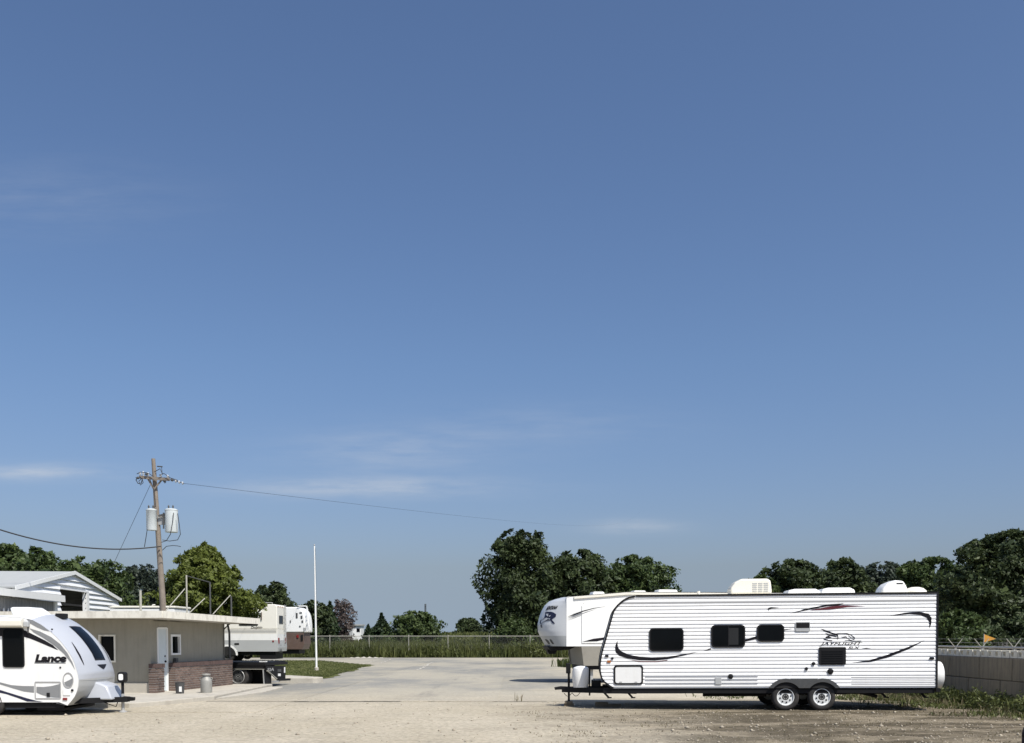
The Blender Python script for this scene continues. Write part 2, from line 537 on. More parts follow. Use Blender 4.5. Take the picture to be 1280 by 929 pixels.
def yard_mat(name):
    """worn concrete, dusted over towards the street, giving way to bare soil on the right"""
    m = bpy.data.materials.new(name)
    m.use_nodes = True
    nt = m.node_tree; n, l = nt.nodes, nt.links
    b = n['Principled BSDF']; b.inputs['Roughness'].default_value = .95; b.inputs['Specular IOR Level'].default_value = .15
    geo = n.new('ShaderNodeNewGeometry'); P = geo.outputs['Position']
    sp = n.new('ShaderNodeSeparateXYZ'); l.new(P, sp.inputs[0])
    X, Y = sp.outputs['X'], sp.outputs['Y']

    def mth(op, a, c=0.0):
        q = n.new('ShaderNodeMath'); q.operation = op
        for i_, x in enumerate((a, c)):
            if isinstance(x, (int, float)): q.inputs[i_].default_value = x
            else: l.new(x, q.inputs[i_])
        return q.outputs[0]

    def noise(sc, det=8, ro=.6, st=(1, 1, 1), w=0):
        mp = n.new('ShaderNodeMapping'); mp.inputs['Scale'].default_value = st; mp.inputs['Location'].default_value = (w, w * 2, 0)
        l.new(P, mp.inputs[0])
        q = n.new('ShaderNodeTexNoise'); q.inputs['Scale'].default_value = sc; q.inputs['Detail'].default_value = det; q.inputs['Roughness'].default_value = ro
        l.new(mp.outputs[0], q.inputs['Vector'])
        return q.outputs['Fac']

    def rng(v, a, c, lo=0., hi=1.):
        q = n.new('ShaderNodeMapRange'); q.interpolation_type = 'SMOOTHSTEP'
        q.inputs['From Min'].default_value = a; q.inputs['From Max'].default_value = c
        q.inputs['To Min'].default_value = lo; q.inputs['To Max'].default_value = hi
        l.new(v, q.inputs['Value']); return q.outputs[0]

    def mix(f, a, c):
        q = n.new('ShaderNodeMix'); q.data_type = 'RGBA'
        if isinstance(f, float): q.inputs['Factor'].default_value = f
        else: l.new(f, q.inputs['Factor'])
        for k, x in (('A', a), ('B', c)):
            if isinstance(x, tuple): q.inputs[k].default_value = (*x, 1)
            else: l.new(x, q.inputs[k])
        return q.outputs['Result']
    wob = mth('MULTIPLY', mth('SUBTRACT', noise(.28, 9, .65, (1, .7, 1), 11), .5), 12.0)
    wob2 = mth('MULTIPLY', mth('SUBTRACT', noise(.5, 9, .65, (.6, 1, 1), 41), .5), 9.0)
    conc = mix(rng(noise(.13, 9, .6, (1, .5, 1)), .40, .60), (.355, .328, .268), (.225, .222, .205))
    conc = mix(rng(noise(1.1, 8, .7, (1, .6, 1), 3), .48, .70, 0, .6), conc, (.40, .362, .28))
    conc = mix(rng(noise(.35, 8, .7, (1.6, .16, 1), 57), .56, .70, 0, .55), conc, (.165, .160, .148))       # tyre-darkened lanes
    conc = mix(rng(noise(.9, 7, .7, (1, 1, 1), 83), .66, .74, 0, .6), conc, (.10, .095, .085))             # oil spots
    dust = mix(rng(noise(.22, 9, .62, (1, .45, 1), 5), .38, .62), (.425, .375, .285), (.485, .432, .338))
    dust = mix(rng(noise(1.6, 8, .7, (.6, 1.3, 1), 15), .46, .70, 0, .7), dust, (.33, .295, .232))
    soil = mix(rng(noise(.7, 9, .7, (.45, 1.5, 1), 21), .43, .60), (.092, .076, .052), (.235, .198, .142))
    e1 = rng(mth('ADD', mth('MULTIPLY', Y, -1.0), wob2), -36.0, -26.0)
    near = rng(mth('ADD', mth('MULTIPLY', Y, -1.0), mth('MULTIPLY', wob2, .4)), -31.0, -27.5)
    xs_ = rng(mth('ADD', X, wob), -1.5, 6.0)
    e2 = mth('MULTIPLY', xs_, near)
    e3 = mth('MULTIPLY', rng(mth('ADD', X, wob), .5, 5.5), .8)
    base = mix(e1, conc, dust)
    base = mix(e3, base, dust)
    base = mix(e2, base, soil)
    e = mth('MAXIMUM', e1, e2)
    fn = noise(9.0, 6, .75, (1, 1, 1), 7)
    k = mth('ADD', mth('MULTIPLY', e, .70), .45)
    fv = mth('ADD', mth('MULTIPLY', mth('SUBTRACT', fn, .5), mth('MULTIPLY', k, 1.6)), 1.0)
    oi = n.new('ShaderNodeObjectInfo')
    fv = mth('MULTIPLY', fv, rng(oi.outputs['Random'], 0, 1, .96, 1.03))
    gray = n.new('ShaderNodeCombineColor')
    for i_ in range(3): l.new(fv, gray.inputs[i_])
    q = n.new('ShaderNodeMix'); q.data_type = 'RGBA'; q.blend_type = 'MULTIPLY'; q.inputs['Factor'].default_value = 1
    l.new(base, q.inputs['A']); l.new(gray.outputs[0], q.inputs['B'])
    l.new(q.outputs['Result'], b.inputs['Base Color'])
    bp = n.new('ShaderNodeBump'); bp.inputs['Strength'].default_value = .8; bp.inputs['Distance'].default_value = .06
    l.new(mth('MULTIPLY', mth('ADD', fn, noise(2.2, 6, .6, (1, 1, 1), 31)), mth('ADD', mth('MULTIPLY', e, .9), .12)), bp.inputs['Height'])
    l.new(bp.outputs[0], b.inputs['Normal'])
    return m


G_LOT = G_CONC = yard_mat('worn_yard')
G_FIELD = ground_mat('field_soil_and_grass', (.085, .098, .030), (.115, .120, .040), (.065, .080, .025), fine=2.0, bump=.4)
G_LAWN = ground_mat('lawn', (.075, .088, .026), (.11, .118, .04), (.16, .145, .07), fine=12.0, bump=.6)


def hgt(x, y):
    """clods and wheel ruts of the dirt; flat where things stand on paving or on their wheels"""
    k = min(1, max(0, (x + 1.5) / 4)) * min(1, max(0, (24.9 - y) / 1.2))
    if k <= 0: return 0.0
    a = mnoise.noise((x * .55, y * 1.5, 1.3)) * .035 + mnoise.noise((x * 1.7, y * 3.6, 4.1)) * .024 + mnoise.noise((x * 5, y * 8, 9.2)) * .012
    return a * k


def axis_steps(a, b, near, far):
    out, v = [], a
    while v < b:
        out.append(v); v += near
    return out + [b]


xs = [-4000, -1500, -600, -250, -120, -60, -30] + [i * .5 for i in range(-40, -2)] + [-1 + i * .11 for i in range(140)] + [14.5 + i * .5 for i in range(1, 30)] + [45, 70, 120, 250, 600, 1500, 4000]
ys = [-400, -100, -20, 0, 8, 13] + [14 + i * .5 for i in range(5)] + [16.5 + i * .09 for i in range(96)] + [25.2 + i * .5 for i in range(11)] + [33, 38, 46, 60, 80, 92.4, 120]
g = MB()
g.grid([[(x, y, hgt(x, y)) for x in xs] for y in ys])
tag(g.build('ground', G_LOT, smooth=80), kind='structure')

# field beyond the far fence: rises gently, then runs on to the horizon
fx = [-4000, -900, -300, -120] + list(range(-60, 90, 6)) + [130, 320, 900, 4000]
fy = [92.6, 97, 104, 115, 128, 142, 160, 200, 300, 700, 2000, 6000]


def fz(x, y):
    t = min(1, max(0, (y - 92.6) / 55))
    return .02 + 2.0 * t * t * (3 - 2 * t) + .12 * math.sin(x * .21 + y * .05) * t


g = MB().grid([[(x, y, fz(x, y)) for x in fx] for y in fy])
tag(g.build('field', G_FIELD, smooth=80), kind='structure')

# concrete yard, poured in bays with open joints
yard = tag(thing('concrete_yard', None, None), kind='structure')
jx, jy = [-40, -27, -19.5, -12.6, -6.3, -.4, 4.6, 10.4, 18, 28, 40], [24.6, 28.7, 34.6, 41, 48, 56, 66, 78, 91.6]
rg = random.Random(5)
for j in range(len(jy) - 1):
    for i in range(len(jx) - 1):
        x0, x1, y0, y1 = jx[i] + .014, jx[i + 1] - .014, jy[j] + .014, jy[j + 1] - .014
        if y0 < 28 and (x1 > -6 or x0 < -13): continue
        if y0 < 41 and x0 > 3: continue
        if x0 > 10 and y0 < 56: continue
        z = .006 + rg.random() * .006
        MB().slab([(x0, y0), (x1, y0), (x1, y1), (x0, y1)], -.1, z).build('slab', G_CONC, yard)

# dark sealed joint across the yard, broken where dust fills it
rg2 = random.Random(12)
for xa, xb, w_ in ((-8.8, -3.0, .075), (-2.4, -1.2, .03), (-.6, 1.0, .05), (1.15, 2.3, .035)):
    up_, dn_ = [], []
    x = xa
    while x <= xb:
        c = 28.7 + .03 * math.sin(x * 1.3)
        up_.append((x, c + w_ * rg2.uniform(.35, .75))); dn_.append((x, c - w_ * rg2.uniform(.35, .75))); x += .2
    MB().add([(px_, py_, .022) for px_, py_ in up_] + [(px_, py_, .022) for px_, py_ in dn_], [(i, i + 1, len(up_) + i + 1, len(up_) + i) for i in range(len(up_) - 1)]).build('joint_seal', SEAL, yard)
for (xa, ya), (xb, yb) in (((522, 838), (541, 828.5)), ((476, 829.5), (488, 824.5)), ((405, 846), (470, 826))):
    a, b = gnd(xa, ya), gnd(xb, yb)
    nn_ = 24; up_, dn_ = [], []
    nv = Vector((-(b - a).y, (b - a).x, 0)).normalized()
    for i in range(nn_ + 1):
        c = a.lerp(b, i / nn_) + nv * rg2.uniform(-.12, .12); w_ = rg2.uniform(.02, .09)
        up_.append(c + nv * w_); dn_.append(c - nv * w_)
    MB().add([(q.x, q.y, .023) for q in up_] + [(q.x, q.y, .023) for q in dn_], [(i, i + 1, len(up_) + i + 1, len(up_) + i) for i in range(nn_)]).build('patched_crack', PATCH, yard)
# office pavement with a kerb face
walk = tag(thing('pavement', None, None), kind='structure')
e = [gnd(162, 885.5), gnd(200, 882.5), gnd(240, 878.5), gnd(268, 875.5), gnd(300, 871.5), gnd(330, 867)]
poly_l = [(-24, e[0].y + .15), (e[0].x - .6, e[0].y + .1)] + [(p.x, p.y) for p in e[:4]]
MB().slab(poly_l + [(e[3].x - .1, 37), (-24, 37)], -.1, .135).build('kerb_slab', KERB, walk, bevel=.02)
MB().slab([(e[3].x + .02, e[3].y + .05), (e[4].x, e[4].y), (e[5].x, e[5].y), (e[5].x - .1, 36.2), (e[3].x - .07, 36.2)], -.1, .07).build('ramp_slab', KERB, walk, bevel=.02)


# low grass island with a concrete end
def isl(x, y):
    edge = min(1, max(0, (-8.2 - .045 * (y - 41) - x) / 3.2)) * min(1, max(0, (y - 41.2) / 5)) * min(1, max(0, (69 - y) / 3))
    return .02 + .33 * edge


g = MB()
rows = []
for y in [41.4 + k * 1.2 for k in range(24)]:
    xr = -8.25 - .045 * (y - 41) + .25 * math.sin(y * .7) + .15 * math.sin(y * 2.1)
    rows.append([(xr - t, y, isl(xr - t, y)) for t in (0, .4, .8, 1.3, 1.9, 2.6, 3.4, 5, 8, 14, 22)])
g.grid(rows)
tag(g.build('grass_island', G_LAWN, smooth=80), kind='structure')
k0, k1, k2 = gnd(396, 854.5), gnd(330, 855), gnd(399, 848)
kb = MB().slab([(k1.x - 3, k0.y + .1), (k0.x - .15, k0.y), (k0.x, k0.y + .15), (k0.x + .15, k0.y + .6), (k0.x - 1.7, k0.y + 2.6), (k1.x - 3, k0.y + 2.4)], -.05, .24)
tag(kb.build('kerb', KERB, bevel=.04), kind='structure')


# ------------------------------------------------------------------ foliage
def leaves(rng_, lobes, n, size, flat=.5):
    """n leaf-shaped quads spread through ellipsoid lobes (c, r): mostly on their shells, facing outward with jitter"""
    w = np.array([r[0] * r[1] + r[1] * r[2] + r[0] * r[2] for c, r in lobes]); w = w / w.sum()
    idx = rng_.choice(len(lobes), n, p=w)
    C = np.array([c for c, r in lobes])[idx]; RR = np.array([r for c, r in lobes])[idx]
    d = rng_.normal(size=(n, 3)); d /= np.linalg.norm(d, axis=1)[:, None]
    rad = 1 - np.abs(rng_.normal(size=n)) * .22
    rad = np.clip(rad, .25, 1) * rng_.uniform(.84, 1.18, n) * (1 + (rng_.random(n) < .09) * rng_.uniform(0, .32, n))
    P = C + d * RR * rad[:, None]
    nrm = d / RR; nrm /= np.linalg.norm(nrm, axis=1)[:, None]
    nrm = nrm * flat + rng_.normal(size=(n, 3)) * .55; nrm[:, 2] += .25
    nrm /= np.linalg.norm(nrm, axis=1)[:, None]
    a = np.cross(nrm, rng_.normal(size=(n, 3))); a /= np.linalg.norm(a, axis=1)[:, None]
    b = np.cross(nrm, a)
    s = size * np.exp(rng_.normal(size=n) * .35)[:, None]
    V = np.stack([P - a * s, P - b * s * .5, P + a * s, P + b * s * .5], 1).reshape(-1, 3)
    return V, np.arange(n * 4).reshape(-1, 4)


def tree(name, label, cat, loc, h, w, m, seed, n, size, base=.25, nl=22, group=None, shape='round', depth=None, lobe=.27):
    t = thing(name, label, cat, loc, group=group)
    rr = np.random.default_rng(seed)
    dp = depth or w
    lobes = []
    zb = h * base
    nl = int(nl * 2.2)
    lop = rr.uniform(0, 6.28, 3)
    for k in range(nl):
        f = (k + rr.uniform(.1, .9)) / nl
        z = zb + (h - zb) * f
        if shape == 'cone': rad = (1 - f) ** .85
        elif shape == 'dome': rad = max(0, 1 - (max(0, f - .12) / .90) ** 1.35) ** .72 * (.75 + .3 * min(1, f / .25))
        else: rad = max(0, 1 - (abs(f - .45) / .61) ** 2.6) ** .5 * 1.06
        ang = k * 2.399 + rr.uniform(-.5, .5)
        rad *= 1 + .17 * math.sin(ang * 2 + lop[0]) * math.sin(f * 7 + lop[1]) + rr.uniform(-.12, .08)
        if k % 4 == 3: rad = min(rad, 1.0) * .98
        lr = rr.uniform(.5, 1.25) * lobe * .52 * (.62 if k % 4 == 3 else 1) * (1 if shape != 'cone' else (1.1 - .75 * f))
        rd = max(0, rad - lr * 1.5) * rr.uniform(.55, 1.0) ** .6
        rz_ = lr * min(w, h - zb) * .85
        lobes.append(((math.cos(ang) * rd * w / 2, math.sin(ang) * rd * dp / 2, min(z, h - rz_)), (lr * w * .9, lr * dp * .9, rz_)))
    if shape != 'cone':
        lobes.append(((0, 0, zb + (h - zb) * .40), (w * .22, dp * .22, (h - zb) * .32)))
    else:
        lobes.append(((0, 0, h * .5), (w * .08, dp * .08, h * .49)))
    n = int(n * 2.8); size = size * .56
    V, Fc = leaves(rr, lobes, int(n * .48), size)
    # the rest fills the crown between the clumps, thinned by a cloudy noise so that gaps stay open
    m_ = int(n * 2.0)
    f = rr.random(m_) * (1.10 if shape == 'round' else 1.04); ang = rr.uniform(0, 2 * math.pi, m_)
    if shape == 'cone': rad = np.maximum(0, 1 - f) ** .85
    elif shape == 'dome': rad = np.maximum(0, 1 - (np.maximum(0, f - .12) / .90) ** 1.35) ** .72 * (.75 + .3 * np.minimum(1, f / .25))
    else: rad = np.maximum(0, 1 - (np.abs(f - .44) / .66) ** 2.5) ** .5 * 1.04
    rad = rad * (1 + .17 * np.sin(ang * 2 + lop[0]) * np.sin(f * 7 + lop[1]) + .10 * np.sin(ang * 5 + lop[2] + f * 11))
    t_ = rr.random(m_) ** .45 * 1.16; q_ = t_ * rad
    Pn = np.stack([np.cos(ang) * q_ * w / 2, np.sin(ang) * q_ * dp / 2, zb + (h - zb) * f], 1)
    k1 = 6.5 / max(w, h - zb)
    cl_ = np.array([mnoise.noise((x * k1 + seed, y * k1, z * k1)) + .55 * mnoise.noise((x * k1 * 2.3, y * k1 * 2.3 + seed, z * k1 * 2.3)) for x, y, z in Pn])
    ed_ = np.maximum(t_, np.abs(f - .42) / .58 if shape == 'round' else t_)
    Pn = Pn[cl_ > -.38 + .95 * np.maximum(0, ed_ - .45)]
    m_ = len(Pn)
    nn2 = Pn - np.array([0, 0, zb + (h - zb) * .4]); nn2 /= np.linalg.norm(nn2, axis=1)[:, None] + 1e-6
    nn2 = nn2 * .5 + rr.normal(size=(m_, 3)) * .55; nn2[:, 2] += .25; nn2 /= np.linalg.norm(nn2, axis=1)[:, None]
    ta = np.cross(nn2, rr.normal(size=(m_, 3))); ta /= np.linalg.norm(ta, axis=1)[:, None]; tb = np.cross(nn2, ta)
    sv = size * np.exp(rr.normal(size=m_) * .35)[:, None]
    V2 = np.stack([Pn - ta * sv, Pn - tb * sv * .5, Pn + ta * sv, Pn + tb * sv * .5], 1).reshape(-1, 3)
    V = np.concatenate([V, V2]); Fc = np.arange(len(V)).reshape(-1, 4)
    V[:, 2] = np.maximum(V[:, 2], .05)
    tk = MB()
    r0 = max(.05, h * .022)
    tk.tube([(0, 0, -.2), (.02 * h, 0, h * .2), (-.015 * h, .01 * h, h * .45), (.01 * h, 0, h * .72)], [r0 * 1.3, r0, r0 * .7, r0 * .3], 8)
    trunk = tk.build('trunk', BARK, t, smooth=True)
    for k in range(7):
        c = lobes[(k * 3) % len(lobes)][0]
        z0 = min(c[2] * .7, h * (.18 + .06 * k))
        MB().tube([(0, 0, z0), (c[0] * .5, c[1] * .5, z0 * .45 + c[2] * .55), (c[0], c[1], c[2])], [r0 * .5, r0 * .32, r0 * .12], 5).build('limb', BARK, trunk, smooth=True)
    np_mesh('crown', V, Fc, m, t)
    return t


def P3(px, Y, z=0.0):
    return ((px - 640) / F * Y, Y, z)


def tree_px(name, label, cat, x0, x1, top, Y, m, seed, n, size, zb=0.0, **kw):
    """a tree whose crown spans pixel columns x0..x1 and whose top is at row top, standing Y metres away"""
    s = F / Y
    h = (at(640, top, Y).z - zb) * (.93 if kw.get('shape', 'round') == 'round' else .98)
    return tree(name, label, cat, P3((x0 + x1) / 2, Y, zb), h, (x1 - x0) / s * (.92 if kw.get('shape', 'round') == 'round' else 1), m, seed, n, size, **kw)


tree_px('broadleaf_tree', 'tall dark open-crowned tree by the far fence, taller than the two trees beside it', 'tree', 604, 698, 660, 101, L_DARK, 11, 9000, .30, zb=.1, base=.10, nl=30, lobe=.25)
tree_px('broadleaf_tree', 'dark rounded tree between the tallest tree and the broad tree behind the white fifth-wheel', 'tree', 672, 772, 689, 104, L_DARK, 12, 8000, .30, zb=.2, base=.1, nl=24)
tree_px('broadleaf_tree', 'broad mid-green tree rising over the joint between the two trailer roofs', 'tree', 742, 848, 696, 106, L_MID, 13, 8000, .30, zb=.3, base=.1, nl=24)
tree_px('shrub', 'low green bush at the foot of the tallest dark tree', 'bush', 618, 668, 772, 97, L_MID, 14, 3000, .20, zb=.1, base=.0, nl=14)
tree_px('broadleaf_tree', 'low tree with a thin top behind the roof air conditioner', 'tree', 926, 976, 720, 84, L_MID, 15, 3500, .26, base=.1, nl=14)
tree_px('broadleaf_tree', 'dark green tree behind the trailer roof between air conditioner and low roof vents', 'tree', 942, 1038, 701, 86, L_DARK, 16, 7000, .27, base=.1, nl=24)
tree_px('broadleaf_tree', 'dark green tree behind the low roof vents of the ribbed trailer', 'tree', 1010, 1092, 700, 88, L_DARK, 17, 6500, .27, base=.1, nl=22)
tree_px('broadleaf_tree', 'grey-green tree behind the trailer roof just before the white roof dome', 'tree', 1058, 1146, 704, 93, L_BLUE, 18, 6000, .28, base=.1, nl=22)
tree_px('broadleaf_tree', 'rounded mid-green tree behind the white roof dome of the ribbed trailer', 'tree', 1108, 1216, 700, 80, L_MID, 19, 9000, .26, base=.02, nl=26)
tree_px('broadleaf_tree', 'biggest dark tree standing beyond the concrete block wall', 'tree', 1182, 1340, 667, 70, L_DARK, 20, 17000, .24, base=.03, nl=38, lobe=.22)
tree_px('shrub', 'mid-green bush behind the rear corner of the ribbed trailer and the block wall', 'bush', 1165, 1232, 765, 60, L_MID, 21, 5000, .18, base=.0, nl=18)
tree_px('shrub', 'dark bush under the biggest tree beyond the block wall', 'bush', 1220, 1310, 770, 64, L_DARK, 22, 5000, .20, base=.0, nl=18)
tree_px('broadleaf_tree', 'bright yellow-green tree behind the flat-roofed office', 'tree', 196, 318, 680, 56, L_YEL, 23, 16000, .17, base=.42, nl=40, lobe=.19, shape='dome')
tree_px('broadleaf_tree', 'dark tree behind the white shed roof near the sagging cable', 'tree', -50, 92, 682, 78, L_MID, 24, 9000, .27, base=.1, nl=28)
tree_px('broadleaf_tree', 'mid-green tree right behind the gable of the white shed', 'tree', 60, 168, 698, 84, L_MID, 25, 7000, .27, base=.1, nl=24)
tree_px('broadleaf_tree', 'pale grey-green tree just behind the wooden utility pole', 'tree', 140, 214, 705, 98, L_BLUE, 26, 5500, .28, base=.05, nl=22)
tree_px('broadleaf_tree', 'dark tree behind the cream motorhome roof', 'tree', 312, 372, 729, 96, L_DARK, 27, 5000, .27, base=.05, nl=20)
tree_px('broadleaf_tree', 'dark tree behind the white flagpole', 'tree', 366, 418, 752, 99, L_DARK, 28, 4000, .24, base=.0, nl=18)
tree_px('conifer', 'dark cedar between the flagpole and the brown-leaved tree', 'tree', 394, 432, 754, 104, L_CEDAR, 29, 4000, .22, zb=.3, base=.0, nl=24, shape='cone', lobe=.38)
tree_px('broadleaf_tree', 'thin brown half-bare tree behind the far fence', 'tree', 411, 444, 748, 112, L_PINK, 30, 1500, .20, zb=.6, base=.1, nl=14, lobe=.34)
tree_px('conifer', 'pointed green cedar standing alone beyond the far fence', 'tree', 456, 498, 768, 118, L_CEDAR, 31, 2600, .23, zb=.7, base=.0, nl=22, shape='cone', lobe=.36)
tree_px('shrub', 'small green cedar beside the small white shed in the field', 'bush', 449, 472, 781, 117, L_CEDAR, 32, 1300, .20, zb=.7, base=.0, nl=12, shape='cone', lobe=.45)
tree_px('shrub', 'wide green bush beyond the far fence, in front of the radio mast', 'bush', 486, 554, 765, 114, L_MID, 33, 4500, .22, zb=.6, base=.0, nl=20)
tree_px('broadleaf_tree', 'small dark tree far out in the field', 'tree', 570, 600, 773, 230, L_DARK, 34, 1800, .48, zb=2, base=.0, nl=14)
tree_px('broadleaf_tree', 'low faint tree beside the small dark tree far out in the field', 'tree', 594, 622, 784, 240, L_BLUE, 35, 1000, .5, zb=2, base=.0, nl=12)


def hedge(name, label, x0, x1, Y, top, m, seed, n):
    rr = np.random.default_rng(seed)
    lobes = []
    for k in range(60):
        px = rr.uniform(x0, x1); y = Y + rr.uniform(0, 30)
        z = (at(640, top, Y).z) * rr.uniform(.35, 1)
        lobes.append((P3(px, y, z * .5 + 1), (rr.uniform(2, 5), rr.uniform(2, 4), z * .5)))
    V, Fc = leaves(rr, lobes, n, .55)
    return tag(np_mesh(name, V, Fc, m), label, 'woods', kind='stuff')


hedge('distant_woods', 'dark line of far woods along the horizon', -200, 1500, 420, 788, L_BLUE, 41, 9000)


def blades(name, label, cat, pts, hmin, hmax, wid, m, seed, lean=.35, per=1, fan=0.0):
    """pts: (n,3) roots; every blade one narrow bent leaf of two faces"""
    rr = np.random.default_rng(seed)
    P = np.repeat(np.asarray(pts, dtype=float), per, 0)
    n = len(P)
    if per > 1: P[:, :2] += rr.normal(size=(n, 2)) * fan
    hh = rr.uniform(hmin, hmax, n)
    a = rr.uniform(0, 2 * math.pi, n)
    dirv = np.stack([np.cos(a), np.sin(a), np.zeros(n)], 1)
    le = np.abs(rr.normal(size=n)) * lean
    q = rr.uniform(0, 2 * math.pi, n)
    side = np.stack([np.cos(q), np.sin(q), np.zeros(n)], 1) * (wid * rr.uniform(.5, 1.4, n))[:, None]
    up = np.array([0, 0, 1.])
    mid = P + up * (hh * .55)[:, None] + dirv * (hh * le * .35)[:, None]
    tip = P + up * (hh * (1 - le * .3))[:, None] + dirv * (hh * le)[:, None]
    V = np.stack([P - side * .5, P + side * .5, mid + side * .6, tip, mid - side * .6], 1).reshape(-1, 3)
    base = np.arange(n) * 5
    Fq = np.stack([base, base + 1, base + 2, base + 4], 1)
    Ft = np.stack([base + 4, base + 2, base + 3, base + 3], 1)
    me = bpy.data.meshes.new(name)
    me.vertices.add(len(V)); me.vertices.foreach_set('co', V.astype(np.float32).ravel())
    loops = np.concatenate([Fq.ravel(), Ft[:, :3].ravel()]).astype(np.int32)
    me.loops.add(len(loops)); me.loops.foreach_set('vertex_index', loops)
    me.polygons.add(2 * n)
    me.polygons.foreach_set('loop_start', np.concatenate([np.arange(n) * 4, n * 4 + np.arange(n) * 3]).astype(np.int32))
    me.polygons.foreach_set('loop_total', np.concatenate([np.full(n, 4), np.full(n, 3)]).astype(np.int32))
    me.materials.append(m); me.update(calc_edges=True); me.validate()
    return tag(link(name, me), label, cat, kind='stuff')


rr = np.random.default_rng(90)
pts = []
for _ in range(16000):
    y = 92.9 + abs(rr.normal()) * 7
    pts.append((rr.uniform(-38, 62), y, fz(0, y)))
blades('field_weeds', 'tall olive weeds growing behind the far chain-link fence', 'weeds', pts, .5, 1.75, .055, L_FIELD, 91, per=4, fan=.3)
pts = [(rr.uniform(-38, 62), 92.75 + rr.random() * .9, .02) for _ in range(6500)]
blades('fence_weeds', 'dark green weeds crowding the foot of the far fence', 'weeds', pts, .2, .9, .06, L_GRASS, 92, per=2, fan=.2)
pts = []
for _ in range(15000):
    y = rr.uniform(98, 160); pts.append((rr.uniform(-60, 80), y, fz(0, y)))
blades('field_grass', 'open grassy field rising beyond the far fence', 'grass', pts, .3, .8, .26, L_FIELD, 93, per=2, fan=.4)
rq = np.random.default_rng(190)
lob = []
for _ in range(280):
    hh_ = rq.uniform(.25, .70) * (1.5 if rq.random() < .15 else 1)
    lob.append(((rq.uniform(-36, 30), 92.9 + abs(rq.normal()) * 2.0, hh_ * .8), (rq.uniform(.4, 1.2), rq.uniform(.3, .7), hh_)))
V, Fc = leaves(rq, lob, 44000, .085)
V[:, 2] = np.maximum(V[:, 2], .03)
tag(np_mesh('fence_brush', V, Fc, L_GRASS), 'soft leafy brush growing along the far fence', 'brush', kind='stuff')
# lawn blades on the island
pts = []
for _ in range(14000):
    y = 41.5 + 25 * rr.random() ** 1.5; x = -8.3 - .045 * (y - 41) - 9 * rr.random() ** 1.4
    pts.append((x, y, isl(x, y) - .01))
blades('island_grass', 'short mown grass on the island around the flagpole', 'grass', pts, .02, .075, .022, L_GRASS, 94, per=2, fan=.05)
# weeds along the block wall and under the trailer's tail
pts, dry = [], []
for _ in range(3800):
    y = rr.uniform(21, 34)
    x = 12.8 - abs(rr.normal()) * (.75 + .35 * math.sin(y * 1.9 + 1))
    if y > 27.6: x -= abs(rr.normal()) * .9
    d_ = mnoise.noise((x * 1.3, y * 1.3, 3.0))
    if d_ < -.12 or x < 9.4: continue
    (dry if rr.random() < .22 else pts).append((x, y, 0))
for _ in range(160):
    pts.append((12.5 - 7 * rr.random() ** 2, rr.normal() * .4 + 30.4, 0))
lob = []
for _ in range(46):
    y = rr.uniform(22, 33); hh_ = rr.uniform(.08, .34)
    lob.append(((12.75 - abs(rr.normal()) * .5, y, hh_ * .7), (rr.uniform(.12, .35), rr.uniform(.15, .4), hh_)))
V, Fc = leaves(rr, lob, 9000, .034)
V[:, 2] = np.maximum(V[:, 2], .01); V[:, 0] = np.minimum(V[:, 0], 12.86)
tag(np_mesh('wall_brush', V, Fc, L_GRASS), 'leafy low brush against the foot of the concrete block wall', 'brush', kind='stuff')
tall = [p for p in pts if p[0] > 12.1 and mnoise.noise((p[1] * .9, 7.7, 0)) > -.1]
low = [p for p in pts if p[0] <= 12.1 or mnoise.noise((p[1] * .9, 7.7, 0)) <= -.1]
blades('wall_weeds', 'tall green weeds growing against the foot of the concrete block wall', 'weeds', tall, .10, .5, .022, L_GRASS, 95, per=4, fan=.08, lean=.5)
blades('low_weeds', 'low green weeds spreading over the dirt behind the ribbed trailer', 'weeds', low, .03, .16, .022, L_GRASS, 195, per=5, fan=.10, lean=1.0)
blades('dry_stalks', 'straw-coloured dry stalks mixed into the weeds by the block wall', 'weeds', dry, .06, .30, .014, L_DRY, 295, per=4, fan=.08, lean=.8)
pts = []
for _ in range(900):
    x = 13.0 * rr.random() ** .7; y = rr.uniform(17, 25)
    if rr.random() < (.25 + .75 * (math.sin(x * 1.3 + 1) * math.sin(y * 1.1) > .15)): pts.append((x, y, hgt(x, y)))
blades('dirt_weeds', 'sparse dry weeds dotting the dirt beside the ribbed trailer', 'weeds', pts, .01, .05, .012, L_DRY, 96, per=7, fan=.09, lean=1.2)
c = gnd(648, 877)
blades('crack_weed', 'single dry weed growing from the joint of the concrete yard', 'weeds', [(c.x, c.y, 0)], .10, .34, .014, L_DRY, 97, per=14, fan=.08, lean=.5)
pts = [(rr.normal() * .5 + gnd(720, 834).x, rr.normal() * 1.2 + gnd(720, 834).y, 0) for _ in range(160)]
blades('yard_edge_weeds', 'green weeds in the yard under the nose of the white fifth-wheel', 'weeds', pts, .15, .75, .06, L_GRASS, 98, per=5, fan=.12)

